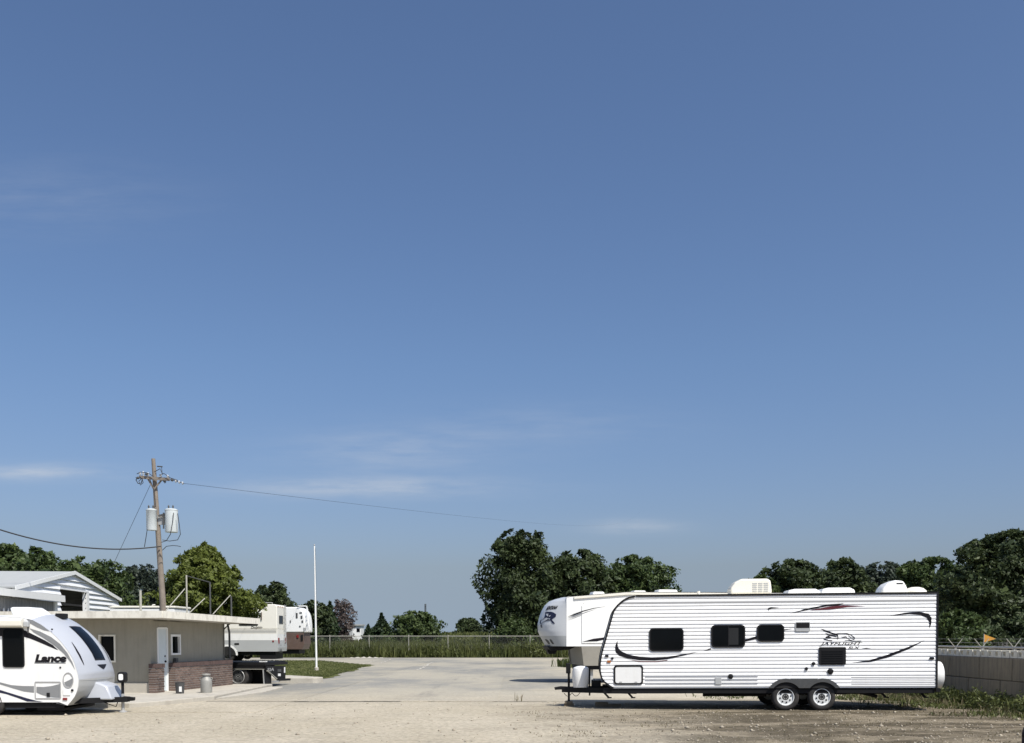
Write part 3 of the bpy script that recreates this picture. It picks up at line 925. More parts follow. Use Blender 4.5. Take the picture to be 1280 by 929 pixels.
# loose stones over the gravel and dirt
rr = np.random.default_rng(60)
N = 7000
sx = rr.uniform(-12, 14, N); sy = 16.5 + 12 * rr.random(N) ** 1.4
keep = rr.random(N) < np.where(sx > 1, 1, .16)
sx, sy = sx[keep], sy[keep]; N = len(sx)
sz = np.array([hgt(a, b) for a, b in zip(sx, sy)])
s = np.clip(np.exp(rr.normal(size=N) * .5) * .014, .006, .06)
octa = np.array([[1, 0, 0], [0, 1, 0], [-1, 0, 0], [0, -1, 0], [0, 0, .7], [0, 0, -.7]], dtype=float)
jit = octa[None] * rr.uniform(.6, 1.3, (N, 6, 1)) * s[:, None, None]
V = (jit + np.stack([sx, sy, sz + s * .25], 1)[:, None, :]).reshape(-1, 3)
ft = np.array([[0, 1, 4], [1, 2, 4], [2, 3, 4], [3, 0, 4], [1, 0, 5], [2, 1, 5], [3, 2, 5], [0, 3, 5]])
Fc = (ft[None] + (np.arange(N) * 6)[:, None, None]).reshape(-1, 3)
STONE = mat('loose_stone', (.36, .315, .245), .95, var=.4, scale=3)
tag(np_mesh('loose_stones', V, Fc, STONE, nside=3), 'loose stones and clods scattered over the dirt', 'gravel', kind='stuff')


# ------------------------------------------------------------------ ribbed white travel trailer
J = thing('travel_trailer', 'white ribbed travel trailer with dark swoosh decals parked on the dirt', 'trailer', (6.5, 26.52, 0))
J.rotation_euler = (0, R(-.35), R(-4.5))
HW = 1.22
jn = lambda px, py, d=0.0: hit(px, py, J, 1, -HW - d)
jc = lambda px, py, y=0.0: hit(px, py, J, 1, y)
front_px = [(800, 744.9), (793.7, 745.6), (787, 747), (782, 749), (777.5, 752), (774.3, 754.9), (771, 758), (768.5, 761.6), (766.8, 764.8), (765.6, 768.4), (763.2, 777), (760.7, 785.9),
            (758.8, 792.5), (756.9, 799.4), (755, 806), (753, 813), (751.3, 820.5), (750.1, 828.5), (749.8, 834), (750.1, 840), (752, 847.8), (754, 851), (756.9, 853.7), (761.5, 857.2), (766.5, 860.4)]
fr = [(jn(*p).x, jn(*p).z) for p in front_px]
zbot = fr[-1][1]
xr_ = jn(1171, 800).x
ztop_r = jn(1171, 741).z
outline = fr + [(xr_, zbot), (xr_, ztop_r)]
MB().prism(outline, -HW + .035, HW - .035).build('body', WHITE, J)


def front_x(z):
    if z >= fr[0][1]: return fr[0][0] + (z - fr[0][1]) * (xr_ - fr[0][0]) / max(1e-3, ztop_r - fr[0][1])
    for i in range(len(fr) - 1):
        if fr[i][1] >= z >= fr[i + 1][1]:
            t = (fr[i][1] - z) / (fr[i][1] - fr[i + 1][1] + 1e-9)
            return fr[i][0] + t * (fr[i + 1][0] - fr[i][0])
    return fr[-1][0]


# ribbed siding: raised flats with a rolled groove under each
zt = fr[0][1] - .015
pitch = (zt - zbot) / 25
prof = []
for k in range(25):
    z = zt - k * pitch
    prof += [(z, .010), (z - pitch * .12, .0165), (z - pitch * .60, .0180), (z - pitch * .64, -.007), (z - pitch * .82, -.003)]
prof.append((zbot, .0))
for sgn, nm in ((-1, 'ribbed_siding'), (1, 'ribbed_siding')):
    rows = [[(front_x(z) + .012, sgn * (HW - .018 + d), z), (xr_ - .012, sgn * (HW - .018 + d), z)] for z, d in prof]
    MB().grid(rows).build(nm, SIDING, J)
# edge trims
for sgn in (-1, 1):
    y = sgn * (HW - .005)
    o = MB()
    ring_o = fr[1:]
    for i in range(len(ring_o) - 1):
        p, q = ring_o[i], ring_o[i + 1]
        o.bar((p[0], y, p[1]), (q[0], y, q[1]), .045, .045, up=(0, 1, 0))
    o.build('corner_trim', BLACKTRIM, J)
    MB().bar((fr[0][0] - .1, y, fr[0][1] + .0), (xr_ + .02, y, ztop_r + .0), .05, .045, up=(0, 0, 1)).build('roof_gutter', BLACKTRIM, J)
    MB().box(xr_ - .012, xr_ + .03, y - .02, y + .02, zbot - .02, ztop_r).build('corner_trim', BLACKTRIM, J)
# roof membrane
MB().add([(fr[0][0] - .15, -HW + .02, fr[0][1] + .012), (xr_, -HW + .02, ztop_r + .018), (xr_, 0, ztop_r + .06), (fr[0][0] - .15, 0, fr[0][1] + .054),
          (xr_, HW - .02, ztop_r + .018), (fr[0][0] - .15, HW - .02, fr[0][1] + .012)], [(0, 1, 2, 3), (3, 2, 4, 5), (1, 4, 2)]).build('roof', CREAM, J)
# underframe and tongue
zf = jn(900, 867).z
fr_o = MB().box(fr[-1][0] - .25, xr_ - .02, -HW + .05, -HW + .13, zf, zbot - .004)
fr_o.build('chassis_rail', BLACK, J)
MB().box(fr[-1][0] - .25, xr_ - .02, HW - .13, HW - .05, zf, zbot - .004).build('chassis_rail', BLACK, J)
MB().box(fr[-1][0] - .05, xr_ - .04, -HW + .131, HW - .131, zbot - .09, zbot - .006).build('underbelly', BLACK, J)
MB().box(xr_ + .03, xr_ + .13, -HW + .1, HW - .1, zf + .02, zf + .12).build('rear_bumper', BLACK, J)
tip = jc(703, 861)
for sgn in (-1, 1):
    MB().bar((tip.x, sgn * .06, tip.z - .02), (fr[-1][0] + .6, sgn * .95, tip.z - .02), .07, .14).build('tongue_rail', BLACK, J)
MB().prism([(tip.x - .22, tip.z + .04), (tip.x - .05, tip.z + .07), (tip.x + .3, tip.z + .05), (tip.x + .3, tip.z - .06), (tip.x - .05, tip.z - .02), (tip.x - .2, tip.z - .03)], -.05, .05).build('coupler', BLACK, J, bevel=.01)
jk = jc(711, 845)
jb = jc(711, 829).z
MB().tube([(jk.x, 0, .17), (jk.x, 0, jb - .1)], .032, 10).build('tongue_jack', BLACK, J)
MB().box(jk.x - .075, jk.x + .05, -.06, .06, jb - .28, jb).build('jack_head', BLACK, J, bevel=.02)
MB().box(jk.x - .13, jk.x + .13, -.13, .13, -.02, .10).build('timber_block', WOOD, J, bevel=.01)
MB().box(jk.x - .11, jk.x + .10, -.15, .14, .101, .17).build('timber_block', WOOD, J, bevel=.01)
pr = [(.20, tip.z + .05), (.225, tip.z + .25), (.225, tip.z + .48), (.20, tip.z + .56), (.10, tip.z + .60), (0, tip.z + .61)]
pc = jc(726, 850)
for y in (-.24, .24):
    MB().lathe(pr, (pc.x, y, 0), 'z', 20).build('propane_cover', WHITE, J, smooth=50)
p1 = jc(737, 845)
MB().tube([(p1.x, -.3, zf - .1), (p1.x, -.3, jc(737, 832).z)], .022, 8).build('cable_post', BLACK, J)
bt0, bt1 = jc(739, 850), jc(751, 859)
MB().box(bt0.x, bt1.x, -.35, .35, bt1.z, bt0.z).build('battery_box', BLACK, J, bevel=.02)
# safety chains and stabilisers
for k, x in ((0, 705), (1, 715)):
    a, b = jc(x, 866), jc(x + 10, 866)
    MB().tube([(a.x + (b.x - a.x) * t, -.1 + .1 * k, a.z - .09 * math.sin(math.pi * t)) for t in [i / 8 for i in range(9)]], .008, 5).build('chain', BLACK, J)
for x in (755, 785, 1105, 1155):
    p = jn(x, 868)
    MB().bar((p.x, -HW + .3, zf + .02), (p.x + .12, -HW + .3, zf - .11), .05, .05).bar((p.x + .09, -HW + .3, zf - .12), (p.x + .2, -HW + .3, zf - .12), .08, .03).build('stabiliser', BLACK, J)
for x, hgt_, lb in ((752, .13, 'thick timber block on the ground under the front of the ribbed trailer'), (768, .08, 'thin timber offcut lying beside the thick block under the ribbed trailer')):
    p = at(x, 874, 26.6)
    tag(MB().box(p.x - .17, p.x + .17, 26.5, 26.7, -.01, hgt_).build('timber_block', WOOD, bevel=.01), lb, 'block')
for x in (1000, 1090):
    p = jn(x, 867)
    MB().box(p.x - .5, p.x + .5, -.5, .7, zf - .06, zf + .04).build('tank', BLACK, J, bevel=.03)
MB().tube([(jn(880, 868).x, -.95, zf - .05), (jn(960, 868).x, -.95, zf - .05)], .04, 8).build('drain_pipe', BLACK, J)
MB().tube([(jn(1075, 868).x, -.9, zf + .02), (jn(1092, 868).x, -.95, zf - .05), (jn(1100, 868).x, -.95, zf - .10)], .045, 8).build('drain_pipe', BLACK, J)


def wheel(parent, x, y, z, r, rimr, sgn, wd=.2, rim=RIMW, holes=8, name='wheel'):
    """tyre with rounded shoulders, dished rim with holes and a hub; sgn = outward side along y"""
    w = thing(name, None, None, (x, y, z)); w.parent = parent
    f = sgn * wd / 2
    MB().lathe([(rimr, f * .80), (rimr + .02, f * .96), (r - .055, f), (r - .015, f * .82), (r, f * .5), (r, -f * .5), (r - .015, -f * .82), (r - .055, -f), (rimr, -f * .9)], (0, 0, 0), 'y', 32, False).build('tyre', RUBBER, w, smooth=50)
    rm = MB().lathe([(rimr + .004, f * .82), (rimr - .012, f * .84), (rimr - .02, f * .5), (rimr - .03, f * .45), (rimr * .62, f * .60), (rimr * .42, f * .66), (rimr * .40, f * .62)], (0, 0, 0), 'y', 32, False).build('rim', rim, w, smooth=40)
    for k in range(holes):
        a = 2 * math.pi * k / holes + .2
        c = (math.cos(a) * rimr * .63, f * .60 + sgn * .004, math.sin(a) * rimr * .63)
        MB().lathe([(rimr * .105, 0), (rimr * .09, sgn * .003), (0, sgn * .003)], c, 'y', 10).build('rim_hole', BLACKTRIM, rm)
    MB().lathe([(rimr * .40, f * .60), (rimr * .34, f * .66), (rimr * .30, f * .60), (0, f * .60)], (0, 0, 0), 'y', 20).build('hub', CHAR, w, smooth=40)
    for k in range(6):
        a = 2 * math.pi * k / 6
        MB().lathe([(.012, f * .60), (.012, f * .75), (0, f * .77)], (math.cos(a) * rimr * .22, 0, math.sin(a) * rimr * .22), 'y', 6).build('lug_nut', GALV, w)
    return w


wx = [jn(982.3, 870).x, jn(1027.8, 870).x]
for x in wx:
    for sgn in (-1, 1):
        wheel(J, x, sgn * (HW - .12), .335, .345, .215, sgn)
MB().box(wx[0] - .7, wx[1] + .7, -.85, -.8, zf - .05, zbot + .1).build('axle_guard', BLACK, J)
for x in wx:
    MB().tube([(x, -1, .33), (x, 1, .33)], .04, 8).build('axle', BLACK, J)
# fender skirts: two arches joined by a web
for sgn in (-1, 1):
    for x in wx:
        out, inn = [], []
        R1, R0, cz = .50, .41, .31
        a0 = math.asin((zbot - .004 - cz) / R1)
        pts_o, pts_i = [], []
        for k in range(13):
            a = a0 + (math.pi - 2 * a0) * k / 12
            pts_o.append((x + R1 * math.cos(a), cz + R1 * math.sin(a)))
            b = math.asin(min(1, (zbot - .004 - cz) / R0)); b = b + (math.pi - 2 * b) * k / 12
            pts_i.append((x + R0 * math.cos(b), cz + R0 * math.sin(b)))
        MB().prism(pts_o + pts_i[::-1], sgn * (HW - .01), sgn * (HW + .05)).build('fender_arch', CHAR, J)
        MB().prism(pts_i, sgn * (HW - .02), sgn * (HW + .004)).build('wheel_well', DARKIN, J)
    xm = sum(wx) / 2
    MB().prism([(xm - .34, zbot + .235), (xm + .34, zbot + .235), (xm + .10, zbot - .004), (xm - .10, zbot - .004)], sgn * (HW - .01), sgn * (HW + .03)).build('fender_web', CHAR, J)
# windows
for x0, y0, x1, y1 in ((811.5, 785, 854.5, 814.3), (888.8, 781, 931.5, 809.6), (946, 780.6, 980.3, 802.3)):
    a, b = jn(x0, y1), jn(x1, y0)
    f = MB().ring(rrect(a.x, a.z, b.x, b.z, .10), rrect(a.x + .035, a.z + .035, b.x - .035, b.z - .035, .075), -HW - .022, -HW + .02).build('window', BLACKTRIM, J)
    MB().prism(rrect(a.x + .034, a.z + .034, b.x - .034, b.z - .034, .075), -HW - .012, -HW - .002).build('pane', GLASS, f)
    if x0 == 888.8:
        c0, c1 = jn(911, 806), jn(923, 785)
        MB().box(c0.x, c1.x, -HW - .016, -HW - .013, c0.z, c1.z).build('slider_pane', SCREEN, f)
        MB().box(c0.x - .02, c0.x, -HW - .018, -HW - .0125, a.z + .04, b.z - .04).build('slider_rail', BLACKTRIM, f)
# service door, vents and small fittings
a, b = jn(767.3, 855.8), jn(803.8, 831.5)
d = MB().ring(rrect(a.x, a.z, b.x, b.z, .07), rrect(a.x + .04, a.z + .04, b.x - .04, b.z - .04, .05), -HW - .02, -HW + .01).build('baggage_door', BLACKTRIM, J)
MB().prism(rrect(a.x + .039, a.z + .039, b.x - .039, b.z - .039, .05), -HW - .013, -HW - .0).build('door_panel', WHITE, d)
for px in (776, 795):
    c = jn(px, 853); MB().box(c.x - .03, c.x + .03, -HW - .028, -HW - .014, c.z - .02, c.z + .02).build('latch', GALV, d)
a, b = jn(1023.4, 831.1), jn(1057.3, 808.8)
v = MB().prism(rrect(a.x, a.z, b.x, b.z, .03), -HW - .024, -HW).build('refrigerator_vent', BLACKTRIM, J)
for k in range(6):
    z = a.z + .06 + k * (b.z - a.z - .1) / 6
    MB().bar((a.x + .07, -HW - .03, z), (b.x - .07, -HW - .03, z), .02, .022).build('louvre', BLACKTRIM, v)
a, b = jn(994, 789.3), jn(1012.6, 777.5)
zm = a.z + (b.z - a.z) * .36
vv = MB().prism(rrect(a.x, a.z, b.x, b.z, .04), -HW - .02, -HW).build('range_vent', GREYFG, J)
MB().box(a.x + .02, b.x - .02, -HW - .024, -HW - .0205, zm, b.z - .02).build('vent_flap', BLACKTRIM, vv)
for px, py, r in ((1016.8, 829.6, .045), (1008, 836, .04), (1037.9, 839.3, .075), (913.2, 845.6, .065)):
    c = jn(px, py)
    MB().lathe([(r, 0), (r, -.02), (r * .8, -.03), (0, -.03)], (c.x, -HW - .0, c.z), 'y', 16).build('service_port', BLACKTRIM, J, smooth=40)
c = jn(897.7, 851.5)
MB().box(c.x - .08, c.x + .08, -HW - .02, -HW + .005, c.z - .09, c.z + .09).build('hookup_box', GREYFG, J, bevel=.01)
for px, py, m, w in ((758.5, 820, BLACKTRIM, .045), (765.5, 823, DECAL, .03), (761.3, 827, AMBER, .05), (1164.6, 823, BLACKTRIM, .055)):
    c = jn(px, py); MB().prism(rrect(c.x - w, c.z - .028, c.x + w, c.z + .028, .015), -HW - .022, -HW).build('marker_lamp', m, J)


# decals printed on the flats of the ribs
def decal(pts, m, nm='decal', d=.0035):
    MB().add([(p.x, p.y, p.z) for p in (jn(x, y, d) for x, y in pts)], [tuple(range(len(pts)))]).build(nm, m, J)


z6 = lambda l: [(660 + x / 5.1625, 720 + y / 5.1625) for x, y in l]
z7 = lambda l: [(880 + x * .2422, 710 + y * .2422) for x, y in l]
z8 = lambda l: [(1010 + x / 12.8, 780 + y / 12.8) for x, y in l]
decal(z6([(577, 417), (565, 445), (562, 470), (568, 495), (590, 515), (640, 532), (720, 544), (820, 546), (900, 537), (1000, 515), (1095, 490), (1000, 506), (900, 522), (800, 526), (720, 521), (650, 508), (600, 485), (580, 460)]), DECAL, 'swoosh')
decal(z6([(640, 538), (720, 549), (820, 551), (900, 542), (900, 546), (820, 556), (720, 554)]), DECALR, 'swoosh')
decal(z7([(-5, 430), (36, 413), (36, 421)]), DECAL, 'swoosh')
decal(z7([(212, 370), (272, 351), (272, 366), (212, 381)]), DECAL, 'swoosh')
decal(z7([(412, 317), (460, 312), (412, 323)]), DECAL, 'swoosh')
decal(z7([(330, 208), (345, 202), (390, 206), (350, 209), (337, 213), (332, 222)]), DECAL, 'swoosh')
decal(z7([(440, 237), (520, 212), (640, 188), (722, 183), (690, 196), (640, 197), (545, 215)]), DECAL, 'swoosh')
decal(z7([(545, 219), (640, 200), (720, 193), (840, 196), (740, 202), (650, 215)]), DECALR, 'swoosh', .004)
decal(z7([(960, 247), (1030, 232), (1110, 226), (1160, 236), (1175, 258), (1173, 290), (1163, 312), (1163, 280), (1150, 258), (1120, 243), (1060, 238)]), DECAL, 'swoosh')
decal(z7([(755, 490), (850, 477), (940, 450), (1040, 413), (1140, 373), (1060, 417), (950, 462), (860, 485)]), DECAL, 'swoosh')
emb = thing('bird_emblem', None, None); emb.parent = J
for l in ([(188, 64), (270, 96), (420, 148), (480, 165), (490, 240), (476, 242), (466, 188), (400, 167), (270, 120)], [(270, 143), (340, 163), (460, 198), (460, 212), (340, 187)],
          [(285, 200), (330, 190), (380, 220), (330, 230), (280, 222)], [(245, 233), (320, 253), (392, 263), (380, 277), (310, 267), (250, 250)], [(520, 205), (560, 206), (600, 196), (620, 215), (560, 220)]):
    p = [jn(x, y, .0035) for x, y in z8(l)]
    MB().add([(q.x, q.y, q.z) for q in p], [tuple(range(len(p)))]).build('feather', DECAL, emb)
for l, w in (([(450, 160), (520, 146), (620, 152), (700, 185), (742, 215), (742, 248)], .018), ([(610, 200), (622, 230), (680, 258), (742, 248)], .014), ([(590, 270), (640, 262), (720, 275), (850, 272)], .012),
             ([(650, 190), (690, 222), (735, 220)], .012), ([(400, 238), (480, 240)], .012)):
    p = [jn(x, y, .0035) for x, y in z8(l)]
    MB().ribbon([(q.x, q.z) for q in p], w, -HW - .0036).build('outline', DECAL, emb)


def jword(s, x0, y0, x1, y1, m, shear, bold, nm):
    a, b = jn(x0, y1, .004), jn(x1, y0, .004)
    lettering(nm, s, m, J, lambda u, v: (a.x + u * (b.x - a.x), -HW - .004, a.z + v * (b.z - a.z)), shear, bold)


jword('JAYFLIGHT', 1024.6, 802.6, 1078.2, 807.6, DECAL, .35, .018, 'lettering')
jword('SLX', 1060, 808.2, 1075, 811.4, DECAL, .35, .02, 'lettering')
decal([(1077, 810.5), (1083, 809.7), (1089, 810.3), (1083, 810.9)], DECAL, 'dash')
for y, h, m in ((752.3, .7, STRIPE), (846.4, .75, STRIPE), (850.9, .6, STRIPE), (855.4, .6, STRIPE)):
    xl = 776 if y < 800 else (806 if y < 857 else 770)
    segs = [(xl, 947), (1064, 1170)] if y > 800 else [(xl, 1170)]
    for s0, s1 in segs:
        a, b = jn(s0, y + h, .0015), jn(s1, y - h, .0015)
        MB().add([(a.x, a.y, a.z), (b.x, a.y, a.z), (b.x, a.y, b.z), (a.x, a.y, b.z)], [(0, 1, 2, 3)]).build('stripe', m, J)
# things on the roof
zr = ztop_r + .05
a, b = jc(911.5, 740), jc(962.0, 724.2)
ac = MB().prism([(a.x, zr), (a.x - .01, zr + .15), (a.x + .10, zr + .30), (a.x + .26, b.z), (b.x - .12, b.z), (b.x - .03, b.z - .05), (b.x, zr + .1), (b.x, zr)], -.34, .34).build('air_conditioner', CREAM, J, bevel=.04)
for k in range(5):
    for q in range(3):
        x = b.x - .50 + q * .145
        z = zr + .06 + k * .05
        MB().box(x, x + .115, -.348, -.335, z, z + .022).build('grille_slot', GREYFG, ac)
for x0, x1, top in ((980.5, 1021.5, 736.8), (1022, 1064, 735.3)):
    a, b = jc(x0, 741), jc(x1, top)
    MB().prism([(a.x, zr - .03), (a.x + .05, b.z - .03), (a.x + .2, b.z), (b.x - .12, b.z), (b.x, b.z - .06), (b.x + .02, zr - .03)], -.36, .36).build('roof_vent', WHITE, J, bevel=.03)
a, b = jc(1097, 741), jc(1130, 726)
ds = MB().prism([(a.x, zr - .03), (a.x + .04, zr + .12), (a.x + .16, zr + .24), (a.x + .36, b.z), (b.x - .10, b.z - .02), (b.x - .02, zr + .15), (b.x + .02, zr + .03), (b.x + .02, zr - .03)], -.32, .32).build('roof_dome', WHITE, J, bevel=.09, smooth=60)
q0, q1 = jc(1116, 731), jc(1124, 729.5)
MB().box(q0.x, q1.x, -.325, -.321, q0.z, q1.z).build('dome_badge', DECAL, ds)
c = jc(1144, 740)
MB().lathe([(.29, zr - .03), (.28, zr + .05), (.2, zr + .12), (.1, zr + .15), (0, zr + .155)], (c.x, 0, 0), 'z', 20).build('skylight', CREAM, J, smooth=60)
c = jc(1000, 740); MB().tube([(c.x - 2.6, .4, zr - .05), (c.x - 2.6, .4, zr + .12)], .04, 8).build('roof_pipe', CREAM, J)
# spare wheel in its cover on the tail
st = jc(1174.5, 844, -.55)
sp = MB().lathe([(0, .20), (.28, .20), (.345, .17), (.36, .10), (.36, -.02), (.33, -.05)], (xr_ + .13, -.58, st.z), 'x', 28).build('spare_wheel_cover', WHITE, J, smooth=50)
MB().bar((xr_ + .02, -.58, st.z), (xr_ + .14, -.58, st.z), .1, .1).build('spare_bracket', BLACK, J)

# ------------------------------------------------------------------ smooth white trailer with rounded silver front
LH = 1.07
L = thing('travel_trailer', 'smooth white travel trailer with rounded silver front and tall tinted front window', 'trailer', (-12.5, 23.6 + LH, 0))
ln = lambda px, py, d=0.0: hit(px, py, L, 1, -LH - d)
prof_px = [(-170, 771), (-60, 770.6), (0, 770.8), (25, 771.6), (39.6, 774.6), (52, 781.2), (63.7, 790), (71, 796.6), (77.5, 803.7), (84, 812.2), (89.6, 821), (93.2, 829), (95.6, 836.4), (97.6, 843.2), (98.5, 850), (98, 857.5), (96.4, 864), (93.6, 870.5), (89.6, 876), (84.4, 882)]
pf = [(ln(*p).x, ln(*p).z) for p in prof_px]
zb = ln(0, 878).z
side = pf[:-1] + [(pf[-1][0], pf[-1][1]), (ln(74, 878).x, zb), (pf[0][0], zb)]
for sgn in (-1, 1):
    y = sgn * LH
    MB().prism(side, y - sgn * .002, y - sgn * .06).build('side_wall', WHITE, L)


def lsurf(i, s, off=0.0):
    """point of the wrapped roof and nose: profile index i (may be fractional), s across -1..1"""
    i0 = min(int(i), len(pf) - 2); t = i - i0
    x = pf[i0][0] * (1 - t) + pf[i0 + 1][0] * t
    z = pf[i0][1] * (1 - t) + pf[i0 + 1][1] * t
    dx, dz = pf[i0 + 1][0] - pf[i0][0], pf[i0 + 1][1] - pf[i0][1]
    ln_ = math.hypot(dx, dz); nx, nz_ = -dz / ln_, dx / ln_
    nx, nz_ = (nx, nz_) if nx * 1 + nz_ > 0 else (-nx, -nz_)
    bul = (.16 if i > 4 else .05 + .11 * max(0, i - 2) / 2) * (1 - abs(s) ** 2.2) * (1 if i < 13 else max(0, 1 - (i - 13) / 5.5)) + off
    return (x + nx * bul, s * (LH + .004), z + nz_ * bul)


SS = [-1, -.97, -.92, -.82, -.65, -.45, -.2, 0, .2, .45, .65, .82, .92, .97, 1]


def lpatch(i0, i1, s0, s1, off, m, nm, ni=16, ns=8, taper=None):
    rows = []
    for a in range(ni + 1):
        i = i0 + (i1 - i0) * a / ni
        u0, u1 = (s0, s1) if taper is None else taper(a / ni)
        rows.append([lsurf(i, u0 + (u1 - u0) * b / ns, off) for b in range(ns + 1)])
    return MB().grid(rows).build(nm, m, L, smooth=True)


MB().grid([[lsurf(i * .5, s) for s in SS] for i in range(0, 9)]).build('roof', WHITE, L, smooth=True)
MB().grid([[lsurf(i * .25, s) for s in SS] for i in range(16, 57)]).build('front_cap', SILVER, L, smooth=True)
MB().grid([[lsurf(i * .25, s) for s in SS] for i in range(56, 76)] + [[(pf[-1][0], s * LH, pf[-1][1]) for s in SS], [(ln(70, 880).x, s * LH, zb - .02) for s in SS]]).build('lower_front', GREYFG, L, smooth=True)
lpatch(5.9, 11.0, -.24, .33, .006, BLACKTRIM, 'front_window_frame', 20, 6, taper=lambda t: (-.26 + .02 * t, .35 - .0 * t))
lpatch(6.0, 10.85, -.24, .33, .010, GLASS, 'front_window', 20, 6, taper=lambda t: (-.24 + .02 * t, .33))
lpatch(11.75, 12.6, -.25, .35, .008, DECAL, 'nose_emblem', 6, 4, taper=lambda t: (-.22 + .24 * t, .32 - .24 * t))
for sg, c in ((-1, -.72), (1, .74)):
    lpatch(8.2, 11.6, 0, 0, .007, DECAL, 'nose_streak', 14, 1, taper=lambda t: (c + sg * .02 * t - .05 * math.sin(math.pi * t), c + sg * .02 * t + .008))
lpatch(13.95, 14.12, -.98, .98, .004, GREYFG, 'nose_seam', 1, 14)


def ldecal(pts, m, nm='decal', d=.003):
    p = [ln(x, y, d) for x, y in pts]
    MB().add([(q.x, q.y, q.z) for q in p], [tuple(range(len(p)))]).build(nm, m, L)


ldecal([(-60, 784), (20, 785), (32, 788.5), (45, 795), (56, 800.5), (66, 806.5), (73, 813), (62, 808.5), (48, 802.5), (38, 798.5), (28, 795.5), (-60, 795)], DECAL, 'swoosh')
ldecal([(33, 773.6), (40.5, 775.3), (52, 782), (62, 789.3), (55, 788), (46, 784), (38, 779.5)], DECALG, 'swoosh', .004)
ldecal([(37, 785.5), (50, 789.5), (64, 796.5), (75, 805), (84, 816), (90.5, 828), (94, 838), (88.5, 828.5), (80, 817.5), (68, 807), (54, 797.5), (42, 790.5)], DECALG, 'swoosh', .004)
ldecal([(-60, 843), (0, 853), (14, 856.5), (28, 857.6), (42.5, 857.8), (42.5, 866), (30, 864.5), (16, 860.5), (0, 855.5), (-60, 848)], DECALG, 'swoosh')
ldecal([(-60, 850), (0, 862.5), (16, 867.5), (34, 873), (46, 876.2), (54, 877.4), (34, 877), (22, 872.5), (8, 867.8), (-60, 853)], NAVY, 'swoosh')
a, b = ln(43.5, 828, .004), ln(83, 818, .004)
lettering('lettering', 'Lance', DECAL, L, lambda u, v: (a.x + u * (b.x - a.x), -LH - .004, a.z + v * (b.z - a.z)), .2, .06)
ldecal([(43, 828.4), (82, 828.4), (82, 829.3), (43, 829.3)], DECAL, 'underline')
# side window, hatches, lamps
a, b = ln(4, 834.5), ln(30, 785)
f = MB().ring(rrect(a.x, a.z, b.x, b.z, .07), rrect(a.x + .025, a.z + .025, b.x - .025, b.z - .025, .06), -LH - .02, -LH).build('window', BLACKTRIM, L)
MB().prism(rrect(a.x + .024, a.z + .024, b.x - .024, b.z - .024, .06), -LH - .012, -LH - .005).build('pane', GLASS, f)
a, b = ln(44, 873.5), ln(76, 852)
MB().ring(rrect(a.x, a.z, b.x, b.z, .03), rrect(a.x + .018, a.z + .018, b.x - .018, b.z - .018, .02), -LH - .014, -LH).build('hatch_frame', STRIPE, L)
ldecal([(45.5, 858.6), (54, 858.9), (65, 857.6), (74.8, 855), (74.8, 872.3), (62, 871.4), (52, 868.6), (45.5, 865.6)], DECALG, 'hatch_graphic', .004)
c = ln(60.6, 868.7); MB().box(c.x - .035, c.x + .035, -LH - .02, -LH, c.z - .05, c.z + .05).build('hatch_latch', BLACKTRIM, L)
c = ln(85.4, 850.3)
el = [(c.x + .125 * math.cos(2 * math.pi * k / 24), c.z + .185 * math.sin(2 * math.pi * k / 24)) for k in range(24)]
eli = [(c.x + .108 * math.cos(2 * math.pi * k / 24), c.z + .166 * math.sin(2 * math.pi * k / 24)) for k in range(24)]
MB().ring(el, eli, -LH - .015, -LH).build('oval_hatch', STRIPE, L)
ldecal([(80.5, 853), (86, 850.5), (90.5, 848), (90.5, 856), (87, 858.7), (82, 857.6)], DECALG, 'hatch_graphic', .004)
a, b = ln(79, 869.5), ln(88, 862); MB().box(a.x, b.x, -LH - .014, -LH, a.z, b.z).build('inlet_cover', WHITE, L, bevel=.008)
c = ln(90.5, 863); MB().lathe([(.03, 0), (.03, -.02), (0, -.02)], (c.x, -LH, c.z), 'y', 12).build('port', BLACKTRIM, L)
c = ln(81.5, 873.8); MB().box(c.x - .05, c.x + .05, -LH - .02, -LH, c.z - .026, c.z + .026).build('marker_lamp', RED, L)
for px, py in ((65.2, 786.8), (75.5, 834.5)):
    c = ln(px, py); MB().lathe([(.022, 0), (.022, -.012), (0, -.012)], (c.x, -LH, c.z), 'y', 10).build('marker_lamp', BLACKTRIM, L)
# awning box along the eave
a, b = ln(-170, 784), ln(30, 774)
aw = MB().prism(rrect(0, 0, .16, b.z - a.z, .05), 0, 1).v
o = MB()
n_ = len(aw) // 2
o.v = [(a.x if y == 0 else b.x + .02, -LH - .02 - x, a.z + z) for x, y, z in aw]
o.f = [tuple(range(n_)), tuple(range(2 * n_ - 1, n_ - 1, -1))] + [(i, i + n_, (i + 1) % n_ + n_, (i + 1) % n_) for i in range(n_)]
o.build('awning', CREAM, L)
a, b = ln(30.5, 784), ln(38, 777)
MB().box(a.x + .02, b.x, -LH - .12, -LH - .01, a.z, b.z).build('awning_bracket', GREYFG, L, bevel=.02)
MB().bar((b.x - .03, -LH - .06, a.z - .14), (b.x - .03, -LH - .06, a.z), .025, .025).build('awning_strap', CHAR, L)
# rooftop unit
lcx = lambda px, py: hit(px, py, L, 1, 0)
a, b = lcx(20, 772), lcx(58, 759.5)
MB().prism([(a.x + .10, a.z), (a.x + .02, b.z - .02), (a.x + .1, b.z), (a.x + .5, b.z), (b.x - .12, b.z - .09), (b.x - .02, a.z + .06), (b.x, a.z)], -.36, .36).build('air_conditioner', WHITE, L, bevel=.05, smooth=60)
a, b = lcx(72, 769.5), lcx(82, 767); MB().box(a.x, b.x, -.15, .15, a.z - .08, b.z).build('roof_vent', BLACKTRIM, L, bevel=.02)
